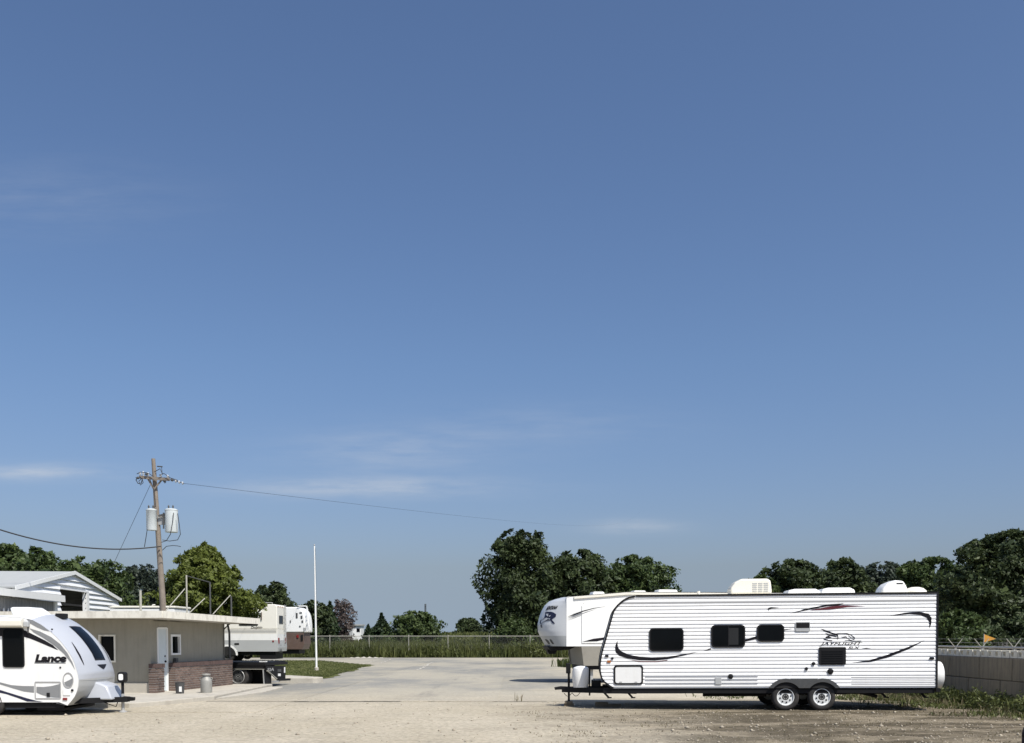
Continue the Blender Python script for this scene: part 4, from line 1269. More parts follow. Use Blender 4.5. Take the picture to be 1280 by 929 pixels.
# frame, wheels, tongue
MB().box(pf[0][0], ln(78, 880).x, -LH + .06, LH - .06, zb - .14, zb - .002).build('chassis', BLACK, L)
MB().box(ln(44, 880).x, ln(78, 880).x, -LH + .1, LH - .3, zb - .2, zb - .01).build('step_well', BLACK, L)
for wxp in (-12, -58):
    x = ln(wxp, 880).x
    for sgn in (-1, 1): wheel(L, x, sgn * (LH - .1), .31, .32, .2, sgn)
lt = lcx(160, 876)
for sgn in (-1, 1):
    MB().bar((lt.x, sgn * .05, .325), (ln(80, 878).x, sgn * .8, .325), .06, .13).build('tongue_rail', BLACK, L)
MB().prism([(lt.x - .1, .27), (lt.x + .16, .29), (lt.x + .17, .37), (lt.x - .1, .40)], -.06, .06).build('coupler', BLACK, L, bevel=.012)
tj = lcx(153.5, 870)
MB().tube([(tj.x, 0, .03), (tj.x, 0, .46)], .038, 12).build('jack_leg', GALV, L)
MB().tube([(tj.x, 0, .461), (tj.x, 0, .74)], .036, 12).build('jack_sleeve', BLACK, L)
MB().lathe([(.10, -.02), (.10, .0), (.04, .03)], (tj.x, 0, .02), 'z', 16).build('jack_foot', GALV, L)
MB().prism(rrect(tj.x - .10, .74, tj.x + .10, 1.0, .06), -.09, .09).build('jack_head', BLACK, L, bevel=.02)
MB().prism(rrect(tj.x - .06, .80, tj.x + .05, .95, .03), -.096, -.0905).build('jack_label', WHITE, L)
MB().tube([(lt.x - .2, -.1, .30), (lt.x - .25, -.12, .15), (lt.x - .4, -.12, .20), (lt.x - .6, -.2, .30)], .012, 6).build('chain', BLACK, L)
pcv = [(lcx(x, y).x, lcx(x, y).z) for x, y in ((105, 873.6), (117, 854), (127, 851.5), (141, 856.5), (149, 873.6))]
pcb = MB().prism(pcv, -.44, .44)
pcb.v = [(x, y * (.82 if z > pcv[0][1] + .1 else 1), z) for x, y, z in pcb.v]
pcb.build('propane_cover', SILVER, L, bevel=.04, smooth=35)

# ------------------------------------------------------------------ white fifth-wheel trailer
YAW = R(10)
cwx, cwy = at(708, 800, 40).x, 40.0
c_, s_ = math.cos(YAW), math.sin(YAW)
M5 = thing('fifth_wheel_trailer', 'tall white fifth-wheel trailer with rounded bear-emblem nose behind the ribbed trailer', 'trailer', (cwx - (c_ * .9 - s_ * -HW), cwy - (s_ * .9 + c_ * -HW), 0), YAW)
mn = lambda px, py, d=0.0: hit(px, py, M5, 1, -HW - d)
cap = [(1.02, 3.50), (.78, 3.44), (.50, 3.34), (.30, 3.16), (.16, 2.92), (.06, 2.65), (.0, 2.36), (.02, 2.10), (.10, 1.92), (.22, 1.72), (.34, 1.50)]


def msurf(i, s, off=0.0):
    i0 = min(int(i), len(cap) - 2); t = i - i0
    x = cap[i0][0] * (1 - t) + cap[i0 + 1][0] * t; z = cap[i0][1] * (1 - t) + cap[i0 + 1][1] * t
    f = min(1, i / 4.0)
    return (x + (.92 - x) * abs(s) ** 2.6 - off, s * HW, z - .05 * s * s * (1 - f))


SM = [-1, -.96, -.9, -.8, -.65, -.5, -.3, -.1, .1, .3, .5, .65, .8, .9, .96, 1]
MB().grid([[msurf(i * .25, s) for s in SM] for i in range(0, 33)]).build('front_cap', SHADEFG, M5, smooth=50)
MB().grid([[msurf(i * .25, s) for s in SM] for i in range(32, 41)]).build('lower_cap', GREYFG, M5, smooth=50)
# body sides, roof, back
bx = [(.92, 1.50), (.92, 3.45), (1.05, 3.48), (3.4, 3.68), (11.4, 3.70)]
for sgn in (-1, 1):
    MB().prism([(.90, 1.50), (.90, 3.42), (1.05, 3.47), (3.4, 3.67), (11.35, 3.69), (11.35, 1.50)], sgn * (HW - .06), sgn * HW).build('side_wall', WHITE, M5)
    MB().prism([(1.62, .72), (1.52, 1.498), (11.35, 1.498), (11.35, .72)], sgn * (HW - .07), sgn * (HW - .01)).build('skirt', TAUPE, M5)
MB().prism([p_ for p_ in bx if p_[1] >= 1.5] + [(11.4, 1.5)], -HW + .061, HW - .061).build('body', WHITE, M5)
MB().prism([(1.66, .73), (1.56, 1.499), (11.3, 1.499), (11.3, .73)], -HW + .071, HW - .071).build('basement', TAUPE, M5)
MB().add([(.9, -HW, 3.43), (1.05, -HW, 3.49), (3.4, -HW, 3.70), (11.35, -HW, 3.72), (.9, HW, 3.43), (1.05, HW, 3.49), (3.4, HW, 3.70), (11.35, HW, 3.72)], [(0, 1, 5, 4), (1, 2, 6, 5), (2, 3, 7, 6)]).build('roof', CREAM, M5)
MB().bar((1.2, -HW - .03, 3.44), (3.4, -HW - .03, 3.62), .07, .09).build('awning', CREAM, M5)
MB().bar((3.4, -HW - .03, 3.62), (11.0, -HW - .03, 3.63), .07, .09).build('awning', CREAM, M5)
a, b = mn(727, 804), mn(800, 757.5)
MB().box(a.x, a.x + 4.2, -HW - .035, -HW - .001, a.z, b.z).build('slide_panel', WHITE, M5, bevel=.01)
z4 = lambda l: [(660 + x / 9.29, 730 + y / 9.29) for x, y in l]


def mdecal(pts, m, nm='swoosh', d=.038):
    p = [mn(x, y, d) for x, y in pts]
    MB().add([(q.x, q.y, q.z) for q in p], [tuple(range(len(p)))]).build(nm, m, M5)


mdecal(z4([(455, 385), (540, 345), (640, 310), (760, 280), (920, 258), (760, 288), (640, 323), (540, 363)]), DECAL)
mdecal(z4([(450, 417), (560, 366), (680, 323), (800, 290), (680, 332), (560, 378)]), DECALG)
mdecal(z4([(625, 673), (760, 636), (890, 620), (940, 622), (940, 645), (885, 648), (800, 668)]), DECAL)
mdecal(z4([(640, 230), (660, 216), (645, 231)]), DECAL)
# nose: lettering and bear-like emblem (dark patch with pale face lines)


def proj(root, p):
    q = root.rotation_euler.to_matrix() @ Vector(p) + root.location - Vector((0, 0, CAMH))
    cp, sp_ = math.cos(PITCH), math.sin(PITCH)
    f_, u_ = q.y * cp - q.z * sp_, q.y * sp_ + q.z * cp
    return CX + F * q.x / f_, CY - F * u_ / f_


CAPG = [(i * .1, s_ * .03 - 1) for i in range(0, 101) for s_ in range(0, 50)]
CAPP = [proj(M5, msurf(i, s_)) for i, s_ in CAPG]


def cap_at(px, py, off=.012):
    k = min(range(len(CAPP)), key=lambda q: (CAPP[q][0] - px) ** 2 + (CAPP[q][1] - py) ** 2)
    i, s_ = CAPG[k]
    return i, s_


c00, c10, c01, c11 = cap_at(682, 763), cap_at(696, 762), cap_at(685.5, 757.5), cap_at(699, 757)


def cap_word(u, v):
    i = (c00[0] * (1 - u) + c10[0] * u) * (1 - v) + (c01[0] * (1 - u) + c11[0] * u) * v
    s_ = (c00[1] * (1 - u) + c10[1] * u) * (1 - v) + (c01[1] * (1 - u) + c11[1] * u) * v
    return msurf(i, s_, .014)


lettering('lettering', 'MONTANA', DECAL, M5, cap_word, 0, .05)
EMB = [(200, 335), (225, 322), (262, 320), (300, 330), (325, 355), (322, 385), (300, 405), (285, 415), (300, 440), (312, 470), (285, 455), (262, 428), (235, 425), (205, 432), (175, 440), (150, 470), (140, 445), (152, 420), (175, 408), (195, 385), (205, 362)]
pp = [msurf(*cap_at(x, y), .014) for x, y in z4(EMB)]
cxx = msurf(*cap_at(*z4([(255, 395)])[0]), .014)
MB().add(pp + [cxx], [(k, (k + 1) % len(pp), len(pp)) for k in range(len(pp))]).build('emblem', NAVY, M5)
for q in ([(215, 350), (245, 345), (235, 375)], [(250, 365), (275, 360), (262, 385)], [(195, 400), (225, 392), (215, 412)], [(245, 405), (270, 400), (255, 418)]):
    MB().add([msurf(*cap_at(x, y), .03) for x, y in z4(q)], [(0, 1, 2)]).build('emblem_highlight', SILVER, M5)
MB().add([msurf(*cap_at(x, y), .014) for x, y in z4([(150, 475), (165, 470), (158, 490), (170, 505), (155, 505), (148, 490)])], [tuple(range(6))]).build('emblem_tail', NAVY, M5)
MB().add([msurf(i, s, .012) for s, i in ((-.60, 8.7), (-.28, 8.7), (-.36, 9.6), (-.66, 9.6))], [(0, 1, 2, 3)]).build('lower_window', CHAR, M5)
MB().prism([(.25, 1.50), (1.5, 1.50), (1.2, 1.36), (.45, 1.30)], -.55, .55).build('pin_box', BLACK, M5, bevel=.02)
MB().prism([(.35, 1.32), (.75, 1.34), (.70, 1.18), (.42, 1.18)], -.14, .14).build('king_pin', BLACK, M5)
for y in (-.9, .9):
    MB().box(1.95, 2.07, y - .06, y + .06, .0, .8).build('landing_leg', GALV, M5)
for x in (7.2, 8.15):
    for sgn in (-1, 1): wheel(M5, x, sgn * (HW - .12), .36, .37, .22, sgn)
MB().box(1.7, 11.3, -HW + .1, HW - .1, .56, .719).build('chassis', BLACK, M5)
for x0, x1, y, h in ((2.2, 2.75, 0, .05), (4.0, 4.6, .2, .12), (5.0, 5.9, 0, .16)):
    MB().prism([(x0, 3.66 + (x0 > 3) * .05 - .1 * (x0 < 3)), (x0 + .06, 3.68 + h), (x1 - .08, 3.68 + h), (x1, 3.7 - .06 * (x0 < 3))], y - .3, y + .3).build('roof_vent', WHITE, M5, bevel=.03)

# ------------------------------------------------------------------ flat-roofed office
O = thing('office_building', 'small tan stucco office with flat cream roof, brick base and pale door', 'building', (-11.2, 31.0, .135), R(-8))
WH = 2.28


def wall_boxes(mb, along, a0, a1, face, thick, z0, z1, holes):
    """a wall split round rectangular holes (u0,u1,z0,z1); along 'x' or 'y', outer face at `face`, thick inward"""
    us = sorted({a0, a1, *[h[0] for h in holes], *[h[1] for h in holes]})
    for u0, u1 in zip(us, us[1:]):
        spans = [(z0, z1)]
        for h in holes:
            if h[0] <= u0 + 1e-6 and h[1] >= u1 - 1e-6:
                spans = [s for a, b in spans for s in ((a, h[2]), (h[3], b)) if s[1] - s[0] > 1e-4]
        for a, b in spans:
            if along == 'x': mb.box(u0, u1, face, face + thick, a, b)
            else: mb.box(face - thick, face, u0, u1, a, b)
    return mb


on = lambda px, py: hit(px, py, O, 1, 0.0)     # front wall
os_ = lambda px, py: hit(px, py, O, 0, 0.0)    # side wall
w0, w1 = on(124, 828), on(144.5, 793.5)
fh = [(w0.x, w1.x, w0.z, w1.z), (-6.6, -5.2, .8, 1.75)]
wall_boxes(MB(), 'x', -11, 0, 0, .2, 0, WH, fh).build('front_wall', STUCCO, O)
d0, d1 = os_(197.5, 866).y, os_(210, 866).y
q0, q1 = os_(213.5, 819), os_(225, 793.2)
dh = 2.02
sh = [(d0, d1, .001, dh), (q0.y, q1.y, q0.z, q1.z)]
SL = 5.43
wall_boxes(MB(), 'y', .201, SL, 0, .2, 0, WH, sh).build('side_wall', STUCCO, O)
MB().box(-11, 0, SL - .2, SL - .001, 0, WH).build('back_wall', STUCCO, O)
MB().box(-11, 0, .2, SL - .2, WH - .06, WH - .002).build('ceiling', SOFFIT, O)
MB().box(-6, -.3, 1.2, 1.25, 0, WH - .1).build('inner_partition', SOFFIT, O)
for (u0, u1, z0, z1), par in zip(fh, 'ab'):
    f = MB().ring([(u0, z0), (u1, z0), (u1, z1), (u0, z1)], [(u0 + .05, z0 + .05), (u1 - .05, z0 + .05), (u1 - .05, z1 - .05), (u0 + .05, z1 - .05)], -.03, .08).build('window', FASCIA, O)
    MB().box(u0 + .05, u1 - .05, .05, .06, z0 + .05, z1 - .05).build('pane', GLASS, f)
f = MB()
u0, u1, z0, z1 = q0.y, q1.y, q0.z, q1.z
for b in ((u0, u0 + .07, z0, z1), (u1 - .07, u1, z0, z1), (u0 + .07, u1 - .07, z0, z0 + .06), (u0 + .07, u1 - .07, z1 - .07, z1)):
    f.box(-.08, .03, b[0], b[1], b[2], b[3])
f = f.build('window', POLEWHITE, O)
MB().box(-.06, -.05, u0 + .07, u1 - .07, z0 + .06, z1 - .07).build('pane', GLASS, f)
for k in range(5):
    y = u0 + .12 + k * (u1 - u0 - .22) / 5
    MB().box(-.085, -.075, y, y + .06, z0 + .08, z1 - .1).build('curtain_strip', GREYFG, f)
MB().box(-.06, -.015, d0 + .04, d1 - .04, .012, dh - .04).build('door', DOORW, O)
dr = [c for c in O.children if c.name.startswith('door')][-1]
MB().lathe([(.03, 0), (.035, .03), (.02, .05), (0, .055)], (-.015, d1 - .14, .95), 'x', 12).build('handle', BLACKTRIM, dr)
MB().lathe([(.03, 0), (.03, .015), (0, .02)], (-.015, d1 - .14, 1.12), 'x', 12).build('lock', BLACKTRIM, dr)
MB().box(-.06, .02, d0 - .02, d0 + .04, 0, dh).box(-.06, .02, d1 - .04, d1 + .02, 0, dh).box(-.06, .02, d0 + .04, d1 - .04, dh - .04, dh + .02).build('door_frame', POLEWHITE, O)
# brick base of the side wall, laid in courses, with a dark rowlock cap
BT, BH = .24, .90
br = MB(); cap_ = MB()
bl, bhh, jt = .21, .058, .018
rb = random.Random(3)
for (s0, s1) in ((-.18, d0 - .03), (d1 + .03, SL + .12)):
    MB().box(.021, BT - .012, s0 + .01, s1 - .01, 0, BH - .14).build('mortar_bed', MORTAR, O)
    nrow = int((BH - .13) / (bhh + jt))
    for r in range(nrow):
        z = .005 + r * (bhh + jt)
        y = s0 - (bl / 2 if r % 2 else 0)
        while y < s1:
            a, b = max(y, s0), min(y + bl, s1)
            if b - a > .03:
                o_ = rb.uniform(-.003, .004)
                br.box(.022, BT + o_, a, b, z, z + bhh)
            y += bl + jt
    y = s0
    while y < s1 - .02:
        b = min(y + .075, s1)
        cap_.box(.022, BT + .02 + rb.uniform(-.004, .004), y, b, BH - .13, BH + rb.uniform(-.004, .006)); y += .085
    if s0 < 0:
        for r in range(nrow):
            z = .005 + r * (bhh + jt)
tag(br.build('brickwork', BRICK, O), kind='stuff')
tag(cap_.build('brick_capping', BRICKD, O), kind='stuff')
MB().box(-11, -.01, -.05, -.002, 0, .30).build('base_render', KERB, O)
# roof slab with fascia, sloping gently to the back
FO, SO, BO = 1.0, .92, .85
rp = [(-11.2, -FO), (SO, -FO), (SO, SL + BO), (-11.2, SL + BO)]
zt_ = lambda y: 2.50 - .012 * (y + FO)
rf = MB().add([(x, y, zt_(y) - .02) for x, y in rp] + [(x, y, zt_(y) - .20) for x, y in rp], [(0, 1, 2, 3), (7, 6, 5, 4)]).build('roof', ROOFG, O)
fa = MB()
for i in range(4):
    (x0, y0), (x1, y1) = rp[i], rp[(i + 1) % 4]
    dx, dy = x1 - x0, y1 - y0; l_ = math.hypot(dx, dy)
    fa.bar((x0, y0, zt_(y0) - .095), (x1, y1, zt_(y1) - .095), .035, .21).build('fascia', FASCIA, O); fa = MB()
MB().box(SO - .45, SO - .05, SL + BO - .42, SL + BO - .40, zt_(SL) - .22, zt_(SL) - .19).build('gutter_bracket', CHAR, O)
# downpipe at the back corner
MB().tube([(.1, SL + .05, 2.2), (.14, SL + .1, 1.9), (.14, SL + .1, .95)], .04, 8).build('downpipe', CHAR, O)
MB().box(.03, .12, d1 + .35, d1 + .5, .92, 1.05).build('wall_tap', CHAR, O)

# pipe rack standing on the roof
ok = lambda px, py, y: hit(px, py, O, 1, y)
PR = thing('pipe_rack', 'bare metal pipe frame with diagonal braces on the office roof', 'rack', tuple(O.location), R(-8))
zr0 = 2.47
tops = []
for px, py, y, m in ((233, 719, 3.0, GALVW), (262.5, 728, 4.2, CHAR), (289, 745, 5.0, CHAR)):
    p = ok(px, py, y)
    MB().tube([(p.x, y, zt_(y) - .03), (p.x, y, p.z)], .028, 8).build('upright', m, PR)
    tops.append(p)
p = ok(175.5, 738, 2.4)
MB().tube([(p.x, 2.4, zt_(2.4) - .03), (p.x, 2.4, p.z)], .04, 8).build('vent_pipe', GALVW, PR)
MB().tube([tops[0] + Vector((0, 0, -.02)), tops[1]], .016, 6).build('rail', CHAR, PR)
for a, b in (((207, 764, 2.2), (231, 736, 3.0)), ((237, 766, 3.2), (256, 748, 3.9)), ((266, 768, 4.4), (288, 744, 5.0))):
    MB().tube([ok(*a), ok(*b)], .017, 6).build('brace', GALVW, PR)

# milk can and small bin by the brick base
mc = gnd(258, 866, .135)
MC = thing('milk_can', 'old grey metal milk can standing against the brick base', 'can', (mc.x, mc.y, .135))
MB().lathe([(.17, 0), (.175, .05), (.175, .36), (.16, .42), (.11, .48), (.10, .54)], (0, 0, 0), 'z', 20).build('body', CANM, MC, smooth=50)
MB().lathe([(.135, .54), (.14, .57), (.12, .59), (0, .60)], (0, 0, 0), 'z', 20).build('lid', CANM, MC, smooth=50)
for sgn in (-1, 1): MB().tube([(sgn * .11, 0, .48), (sgn * .2, 0, .46), (sgn * .18, 0, .40)], .012, 6).build('handle', CANM, MC)
mc = gnd(225, 867, .135)
BN = thing('waste_bin', 'small dark open bin by the office door', 'bin', (mc.x, mc.y, .135))
MB().lathe([(.12, 0), (.14, .34), (.15, .345), (.135, .34), (.115, .02), (0, .02)], (0, 0, 0), 'z', 18).build('bucket', CHAR, BN, smooth=50)
MB().box(.02, .10, -.145, -.135, .06, .22).build('sticker', WHITE, BN)

# ------------------------------------------------------------------ white shed with gable
ga = Vector((-20.8, 42.0, 0)); gb = Vector((-22.0, 56.0, 0))
ang = math.atan2((gb - ga).y, (gb - ga).x)
B = thing('gabled_shed', 'white lap-sided shed with low gable and dark open doorway', 'building', (ga.x, ga.y, 0), ang)
GL = (gb - ga).length       # local x runs along the gable wall, local y towards the left end
EH = at(22, 733, 42).z; RH = at(92, 716, 48.8).z; EH2 = at(150, 749, 56).z
bn = lambda px, py, d=0.0: hit(px, py, B, 1, -d)
ap = (GL * .485, RH)
g0, g1 = bn(75, 770), bn(106, 740.5)
gz = lambda x: EH + (RH - EH) * x / ap[0] if x < ap[0] else RH + (EH2 - RH) * (x - ap[0]) / (GL - ap[0])
bh = .25
k = 0
z = .1
while z < RH - .05:
    z2 = min(z + bh - .035, RH - .04)
    ends = []
    for zz in (z, z2):
        xl = 0.0 if zz <= EH else ap[0] * (zz - EH) / (RH - EH)
        xh = GL if zz <= EH2 else GL - (GL - ap[0]) * (zz - EH2) / (RH - EH2)
        ends.append((xl + .01, max(xl + .02, xh - .01)))
    segs = [(ends[0][0], ends[1][0], ends[0][1], ends[1][1])]
    if z < g1.z - .02:
        segs = [(ends[0][0], ends[1][0], g0.x, g0.x), (g1.x, g1.x, ends[0][1], ends[1][1])]
    for a0, a1, b0, b1 in segs:
        MB().add([(a0, -.088, z), (b0, -.088, z), (b1, -.012, z2), (a1, -.012, z2), (a0, .0, z), (b0, .0, z), (b1, .0, z2), (a1, .0, z2)],
                 [(0, 1, 2, 3), (0, 4, 5, 1), (3, 2, 6, 7), (0, 3, 7, 4), (1, 5, 6, 2)]).build('siding_board', BARNW, B)
    z += bh
core = [(0, 0), (0, EH), ap, (GL, EH2), (GL, 0)]
wl_ = MB()
for a, b in ((0, g0.x), (g1.x, GL)):
    pts_ = [(a, 0), (a, gz(a) - .02)] + ([(ap[0], RH - .02)] if a < ap[0] < b else []) + [(b, gz(b) - .02), (b, 0)]
    wl_.prism(pts_, .002, .12)
pts_ = [(g0.x, g1.z), (g0.x, gz(g0.x) - .02)] + ([(ap[0], RH - .02)] if g0.x < ap[0] < g1.x else []) + [(g1.x, gz(g1.x) - .02), (g1.x, g1.z)]
wl_.prism(pts_, .002, .12)
wl_.build('gable_wall', BARNW, B)
MB().box(0, .12, .121, 9, 0, EH - .03).build('long_wall', CORR, B)
MB().box(GL - .12, GL, .121, 9, 0, EH2 - .03).build('long_wall', CORR, B)
MB().box(g0.x - 3, g1.x + 3, 5, 5.1, 0, 3.2).build('inner_wall', DARKIN, B)
MB().box(g0.x - .5, g1.x + .5, .13, 5, 3.4, 3.5).build('inner_ceiling', DARKIN, B)
for s_x, e_x, zs, ze in ((-.35, ap[0], EH - .02, RH + .06), (ap[0], GL + .12, RH + .06, EH2 + .0)):
    MB().add([(s_x, -.13, zs), (e_x, -.13, ze), (e_x, 10, ze), (s_x, 10, zs), (s_x, -.13, zs - .06), (e_x, -.13, ze - .06), (e_x, 10, ze - .06), (s_x, 10, zs - .06)],
             [(0, 1, 2, 3), (7, 6, 5, 4), (0, 4, 5, 1), (2, 6, 7, 3), (0, 3, 7, 4), (1, 5, 6, 2)]).build('roof', BARNROOF, B)
    MB().bar((s_x, -.152, zs - .06), (e_x, -.152, ze - .06), .04, .17).build('barge_board', POLEWHITE, B)
MB().box(g1.x, g1.x + .35, -.10, -.05, g0.z - .4, g1.z).build('sliding_door', POLEWHITE, B)
MB().bar((g0.x - .2, -.08, g1.z + .03), (g1.x + .3, -.08, g1.z + .03), .05, .08).build('door_track', BARNW, B)

# lean-to in front of the shed
s0_, s1_ = at(0, 744, 38), at(68, 750, 44)
an2 = math.atan2(s1_.y - s0_.y, s1_.x - s0_.x)
LT = thing('lean_to_shed', 'low lean-to with white fascia over grey corrugated sheets beside the gabled shed', 'building', (s0_.x, s0_.y, 0), an2)
LL = math.hypot(s1_.x - s0_.x, s1_.y - s0_.y)
LZ = 3.42
rows = [[(x, .02 * math.cos(x * 2 * math.pi / .3), zz) for x in [-4 + q * .05 for q in range(int((LL + 3.9) / .05))]] for zz in (0, LZ)]
MB().grid(rows).build('corrugated_wall', CORR, LT)
MB().box(LL - .12, LL + .25, -.05, .3, 0, LZ).build('corner_board', POLEWHITE, LT)
MB().box(-4, LL + .35, -.35, -.25, LZ, LZ + .28).build('fascia', POLEWHITE, LT)
MB().box(-4, LL + .35, -.249, 4, LZ + .14, LZ + .2).build('roof', BARNROOF, LT)
MB().box(-4, LL - .2, -.1, -.06, 2.0, 2.75).build('lower_board', BARNW, LT)
for q in range(20):
    x = -3.6 + q * .45
    if x < LL - .4:
        MB().prism([(x, 2.75), (x + .12, 2.98), (x + .2, 2.75)], -.095, -.065).build('torn_sheet_tip', BARNW, LT)

# white box trailer roof behind the office
BX = thing('box_trailer', 'white box trailer whose roof shows behind the flat office roof', 'trailer', (at(170, 760, 46).x, 46, 0))
x0, x1 = at(137, 760, 46).x - BX.location.x, at(218, 760, 46).x - BX.location.x
zt2 = at(170, 757.5, 46).z
MB().box(x0, x1, 0, 2.2, .7, zt2 - .12).build('box', WHITE, BX, bevel=.03)
MB().box(x0 - .05, x1 + .05, -.04, 2.24, zt2 - .1, zt2).build('roof_cap', CREAM, BX, bevel=.03)
MB().box(x0 + .1, x1 - .1, .2, 2.0, .45, .69).build('chassis', BLACK, BX)
for x in (x0 + .8, x1 - .8):
    for y, sgn in ((.15, -1), (2.05, 1)): wheel(BX, x, y, .35, .36, .2, sgn)

# ------------------------------------------------------------------ utility pole
UY = 46.0
u = lambda px, py, dy=0.0: at(px, py, UY + dy)
top, bot = u(191.2, 573.5), u(204, 768)
lean_d = (top - bot) / (top.z - bot.z)
base = bot - lean_d * (bot.z + .3)
UP = thing('utility_pole', 'leaning wooden utility pole with crossarm and two transformer cans', 'pole', (base.x, base.y, 0))
ul = lambda px, py, dy=0.0: u(px, py, dy) - UP.location
MB().tube([(0, 0, -.3)] + [Vector((lean_d.x * z, lean_d.y * z, z)) for z in (2, 5, 8, top.z)], [.165, .15, .13, .108, .086], 14).build('shaft', POLEW, UP, smooth=50)
MB().bar(ul(175, 596.5, -.22), ul(212, 599.5, -.22), .10, .13).build('crossarm', POLEW, UP)
for a, b in (((184, 597), (192, 611)), ((203, 599), (193, 611))):
    MB().bar(ul(*a, -.17), ul(*b, -.17), .03, .07).build('crossarm_brace', POLEW, UP)
for px, py in ((175, 591.5), (179, 590.5), (185, 592), (201, 594), (209.5, 595)):
    p = ul(px, py, -.22)
    MB().lathe([(.03, -.16), (.035, -.08), (.06, -.06), (.03, -.03), (.055, -.01), (.03, .03), (.02, .05), (0, .05)], p, 'z', 10).build('insulator', CERAM, UP)
for pts_ in ([(213, 599.5), (218, 600.5), (223, 602), (230, 604.5)],):
    ins = MB()
    pp_ = [ul(x, y, -.22) for x, y in pts_]
    MB().tube(pp_, .025, 6).build('strain_link', CHAR, UP)
    for k in range(4):
        c = pp_[0].lerp(pp_[-1], .15 + .25 * k)
        MB().lathe([(.03, -.03), (.07, -.02), (.07, .02), (.03, .03)], c, 'x', 10).build('strain_insulator', CERAM, UP)
MB().tube([ul(171.5, 597, -.3), ul(170, 600, -.3), ul(172.5, 604.5, -.3), ul(176.5, 604, -.3), ul(178, 599, -.3), ul(174, 595.5, -.3)], .02, 6).build('jumper_wire', WIRE, UP)
for l in ([(171, 592.5), (176, 590.2), (182, 590.8), (187, 592.5), (192, 596)], [(178, 597.5), (173.5, 601.5), (175.5, 606.5), (179, 603.5), (177.5, 598)], [(199, 594), (205, 592), (213, 597.5), (222, 600.5)], [(187, 598), (190, 606), (193, 616), (194.5, 634)], [(203, 600), (206, 604), (207.5, 603)], [(193, 590), (200, 586), (203, 592)], [(172, 598), (169.6, 597)]):
    MB().tube([ul(x, y, -.34) for x, y in l], .017, 6).build('jumper_wire', WIRE, UP)
for px, py in ((172.5, 597.5), (183, 593), (206, 601.2), (215, 600)):
    MB().lathe([(.03, -.06), (.06, -.03), (.06, .03), (.03, .06)], ul(px, py, -.32), 'x', 10).build('clamp', CHAR, UP)
MB().tube([ul(196.5, 583, -.2), ul(203, 583.5, -.2)], .03, 6).build('top_bracket', CHAR, UP)
MB().tube([ul(202, 584, -.2), ul(202.8, 593.5, -.2)], .012, 6).build('jumper_wire', WIRE, UP)
for (xa, xb, ya, yb, dy) in ((183.3, 195.6, 637, 663, -.25), (206.7, 222, 637, 665.5, -.15)):
    a, b = ul(xa, yb, dy), ul(xb, ya, dy)
    r_ = (b.x - a.x) / 2; c = ((a.x + b.x) / 2, a.y, 0)
    cn_ = MB().lathe([(r_ * .96, a.z), (r_, a.z + .04), (r_, b.z - .06), (r_ * 1.04, b.z - .05), (r_ * 1.04, b.z - .02), (r_ * .7, b.z + .03), (0, b.z + .05)], c, 'z', 24).build('transformer', XFMR, UP, smooth=45)
    for dx in (-.12, .08):
        MB().lathe([(.03, b.z), (.05, b.z + .05), (.025, b.z + .09), (.045, b.z + .13), (.015, b.z + .2), (0, b.z + .2)], (c[0] + dx, c[1], 0), 'z', 10).build('bushing', CHAR, cn_)
    MB().box(min(c[0], lean_d.x * a.z), max(c[0], lean_d.x * a.z), c[1] + .05, c[1] + .12, a.z + .35, a.z + .8).build('hanger_bracket', GALV, cn_)
MB().tube([ul(204.5, 641, -.2), ul(204.5, 661, -.2)], .035, 8).build('fuse_cutout', CHAR, UP)
MB().bar(ul(198, 645, -.2), ul(206, 643, -.2), .06, .08).build('cutout_bracket', CHAR, UP)
for l in ([(217, 641), (216, 652), (213, 668), (208, 676), (202, 678)], [(222, 642), (224, 655), (225.5, 668), (222, 675), (212, 676.5), (203, 675)], [(184, 662), (182.5, 672), (180.5, 684)], [(203, 688), (208, 683), (216, 682), (222, 682.5), (226, 683.5)]):
    MB().tube([ul(x, y, -.45) for x, y in l], .016, 6).build('drop_wire', WIRE, UP)


def sag_wire(name, label, a, b, sag, r, group=None, n=28):
    a, b = Vector(a), Vector(b)
    pts_ = []
    for i in range(n + 1):
        t = i / n
        p = a.lerp(b, t); p.z -= sag * 4 * t * (1 - t); pts_.append(p)
    return tag(MB().tube(pts_, r, 6).build(name, WIRE), label, 'wire', group)


sag_wire('overhead_cable', 'thick black cable sagging from the pole past the shed roof', u(201, 683, -.2), at(-60, 640, 40), .62, .030)
sag_wire('overhead_line', 'thin power line running from the crossarm out over the yard', u(230.5, 604.5, -.2), at(800, 640, 900), 6.0, .008, n=90)
sag_wire('guy_wire', 'thin guy wire running down from the pole top towards the shed', u(188, 606, -.1), at(128, 735, 47), 0.0, .009)

# ------------------------------------------------------------------ cream motorhome and second camper on the grass
HZ = .34
H = thing('motorhome', 'cream and grey motorhome with ladder vents parked behind the office', 'motorhome', (-18.5, 62 + 1.22, HZ))
hn = lambda px, py, d=0.0: hit(px, py, H, 1, -1.22 - d)
xe = hn(346.5, 790).x
xl_ = xe - 9.0
zt3, z_b = hn(340, 755.5).z, hn(340, 814.5).z
zs1, zs2, zs3 = hn(340, 786.5).z, hn(340, 792.5).z, hn(340, 800.5).z
MB().prism([(xl_ + .5, zs1), (xl_ + .9, zt3 - .4), (xl_ + 1.3, zt3), (xe - .12, zt3), (xe, zt3 - .1), (xe, zs1)], -1.22, 1.22).build('upper_body', CREAMRV, H, bevel=.04)
MB().box(xl_ + .3, xe + .01, -1.225, 1.225, zs2, zs1 - .002).build('stripe_band', CREAMRV, H)
MB().box(xl_ + .2, xe + .012, -1.232, 1.232, zs3, zs2 - .002).build('beltline', WHITE, H)
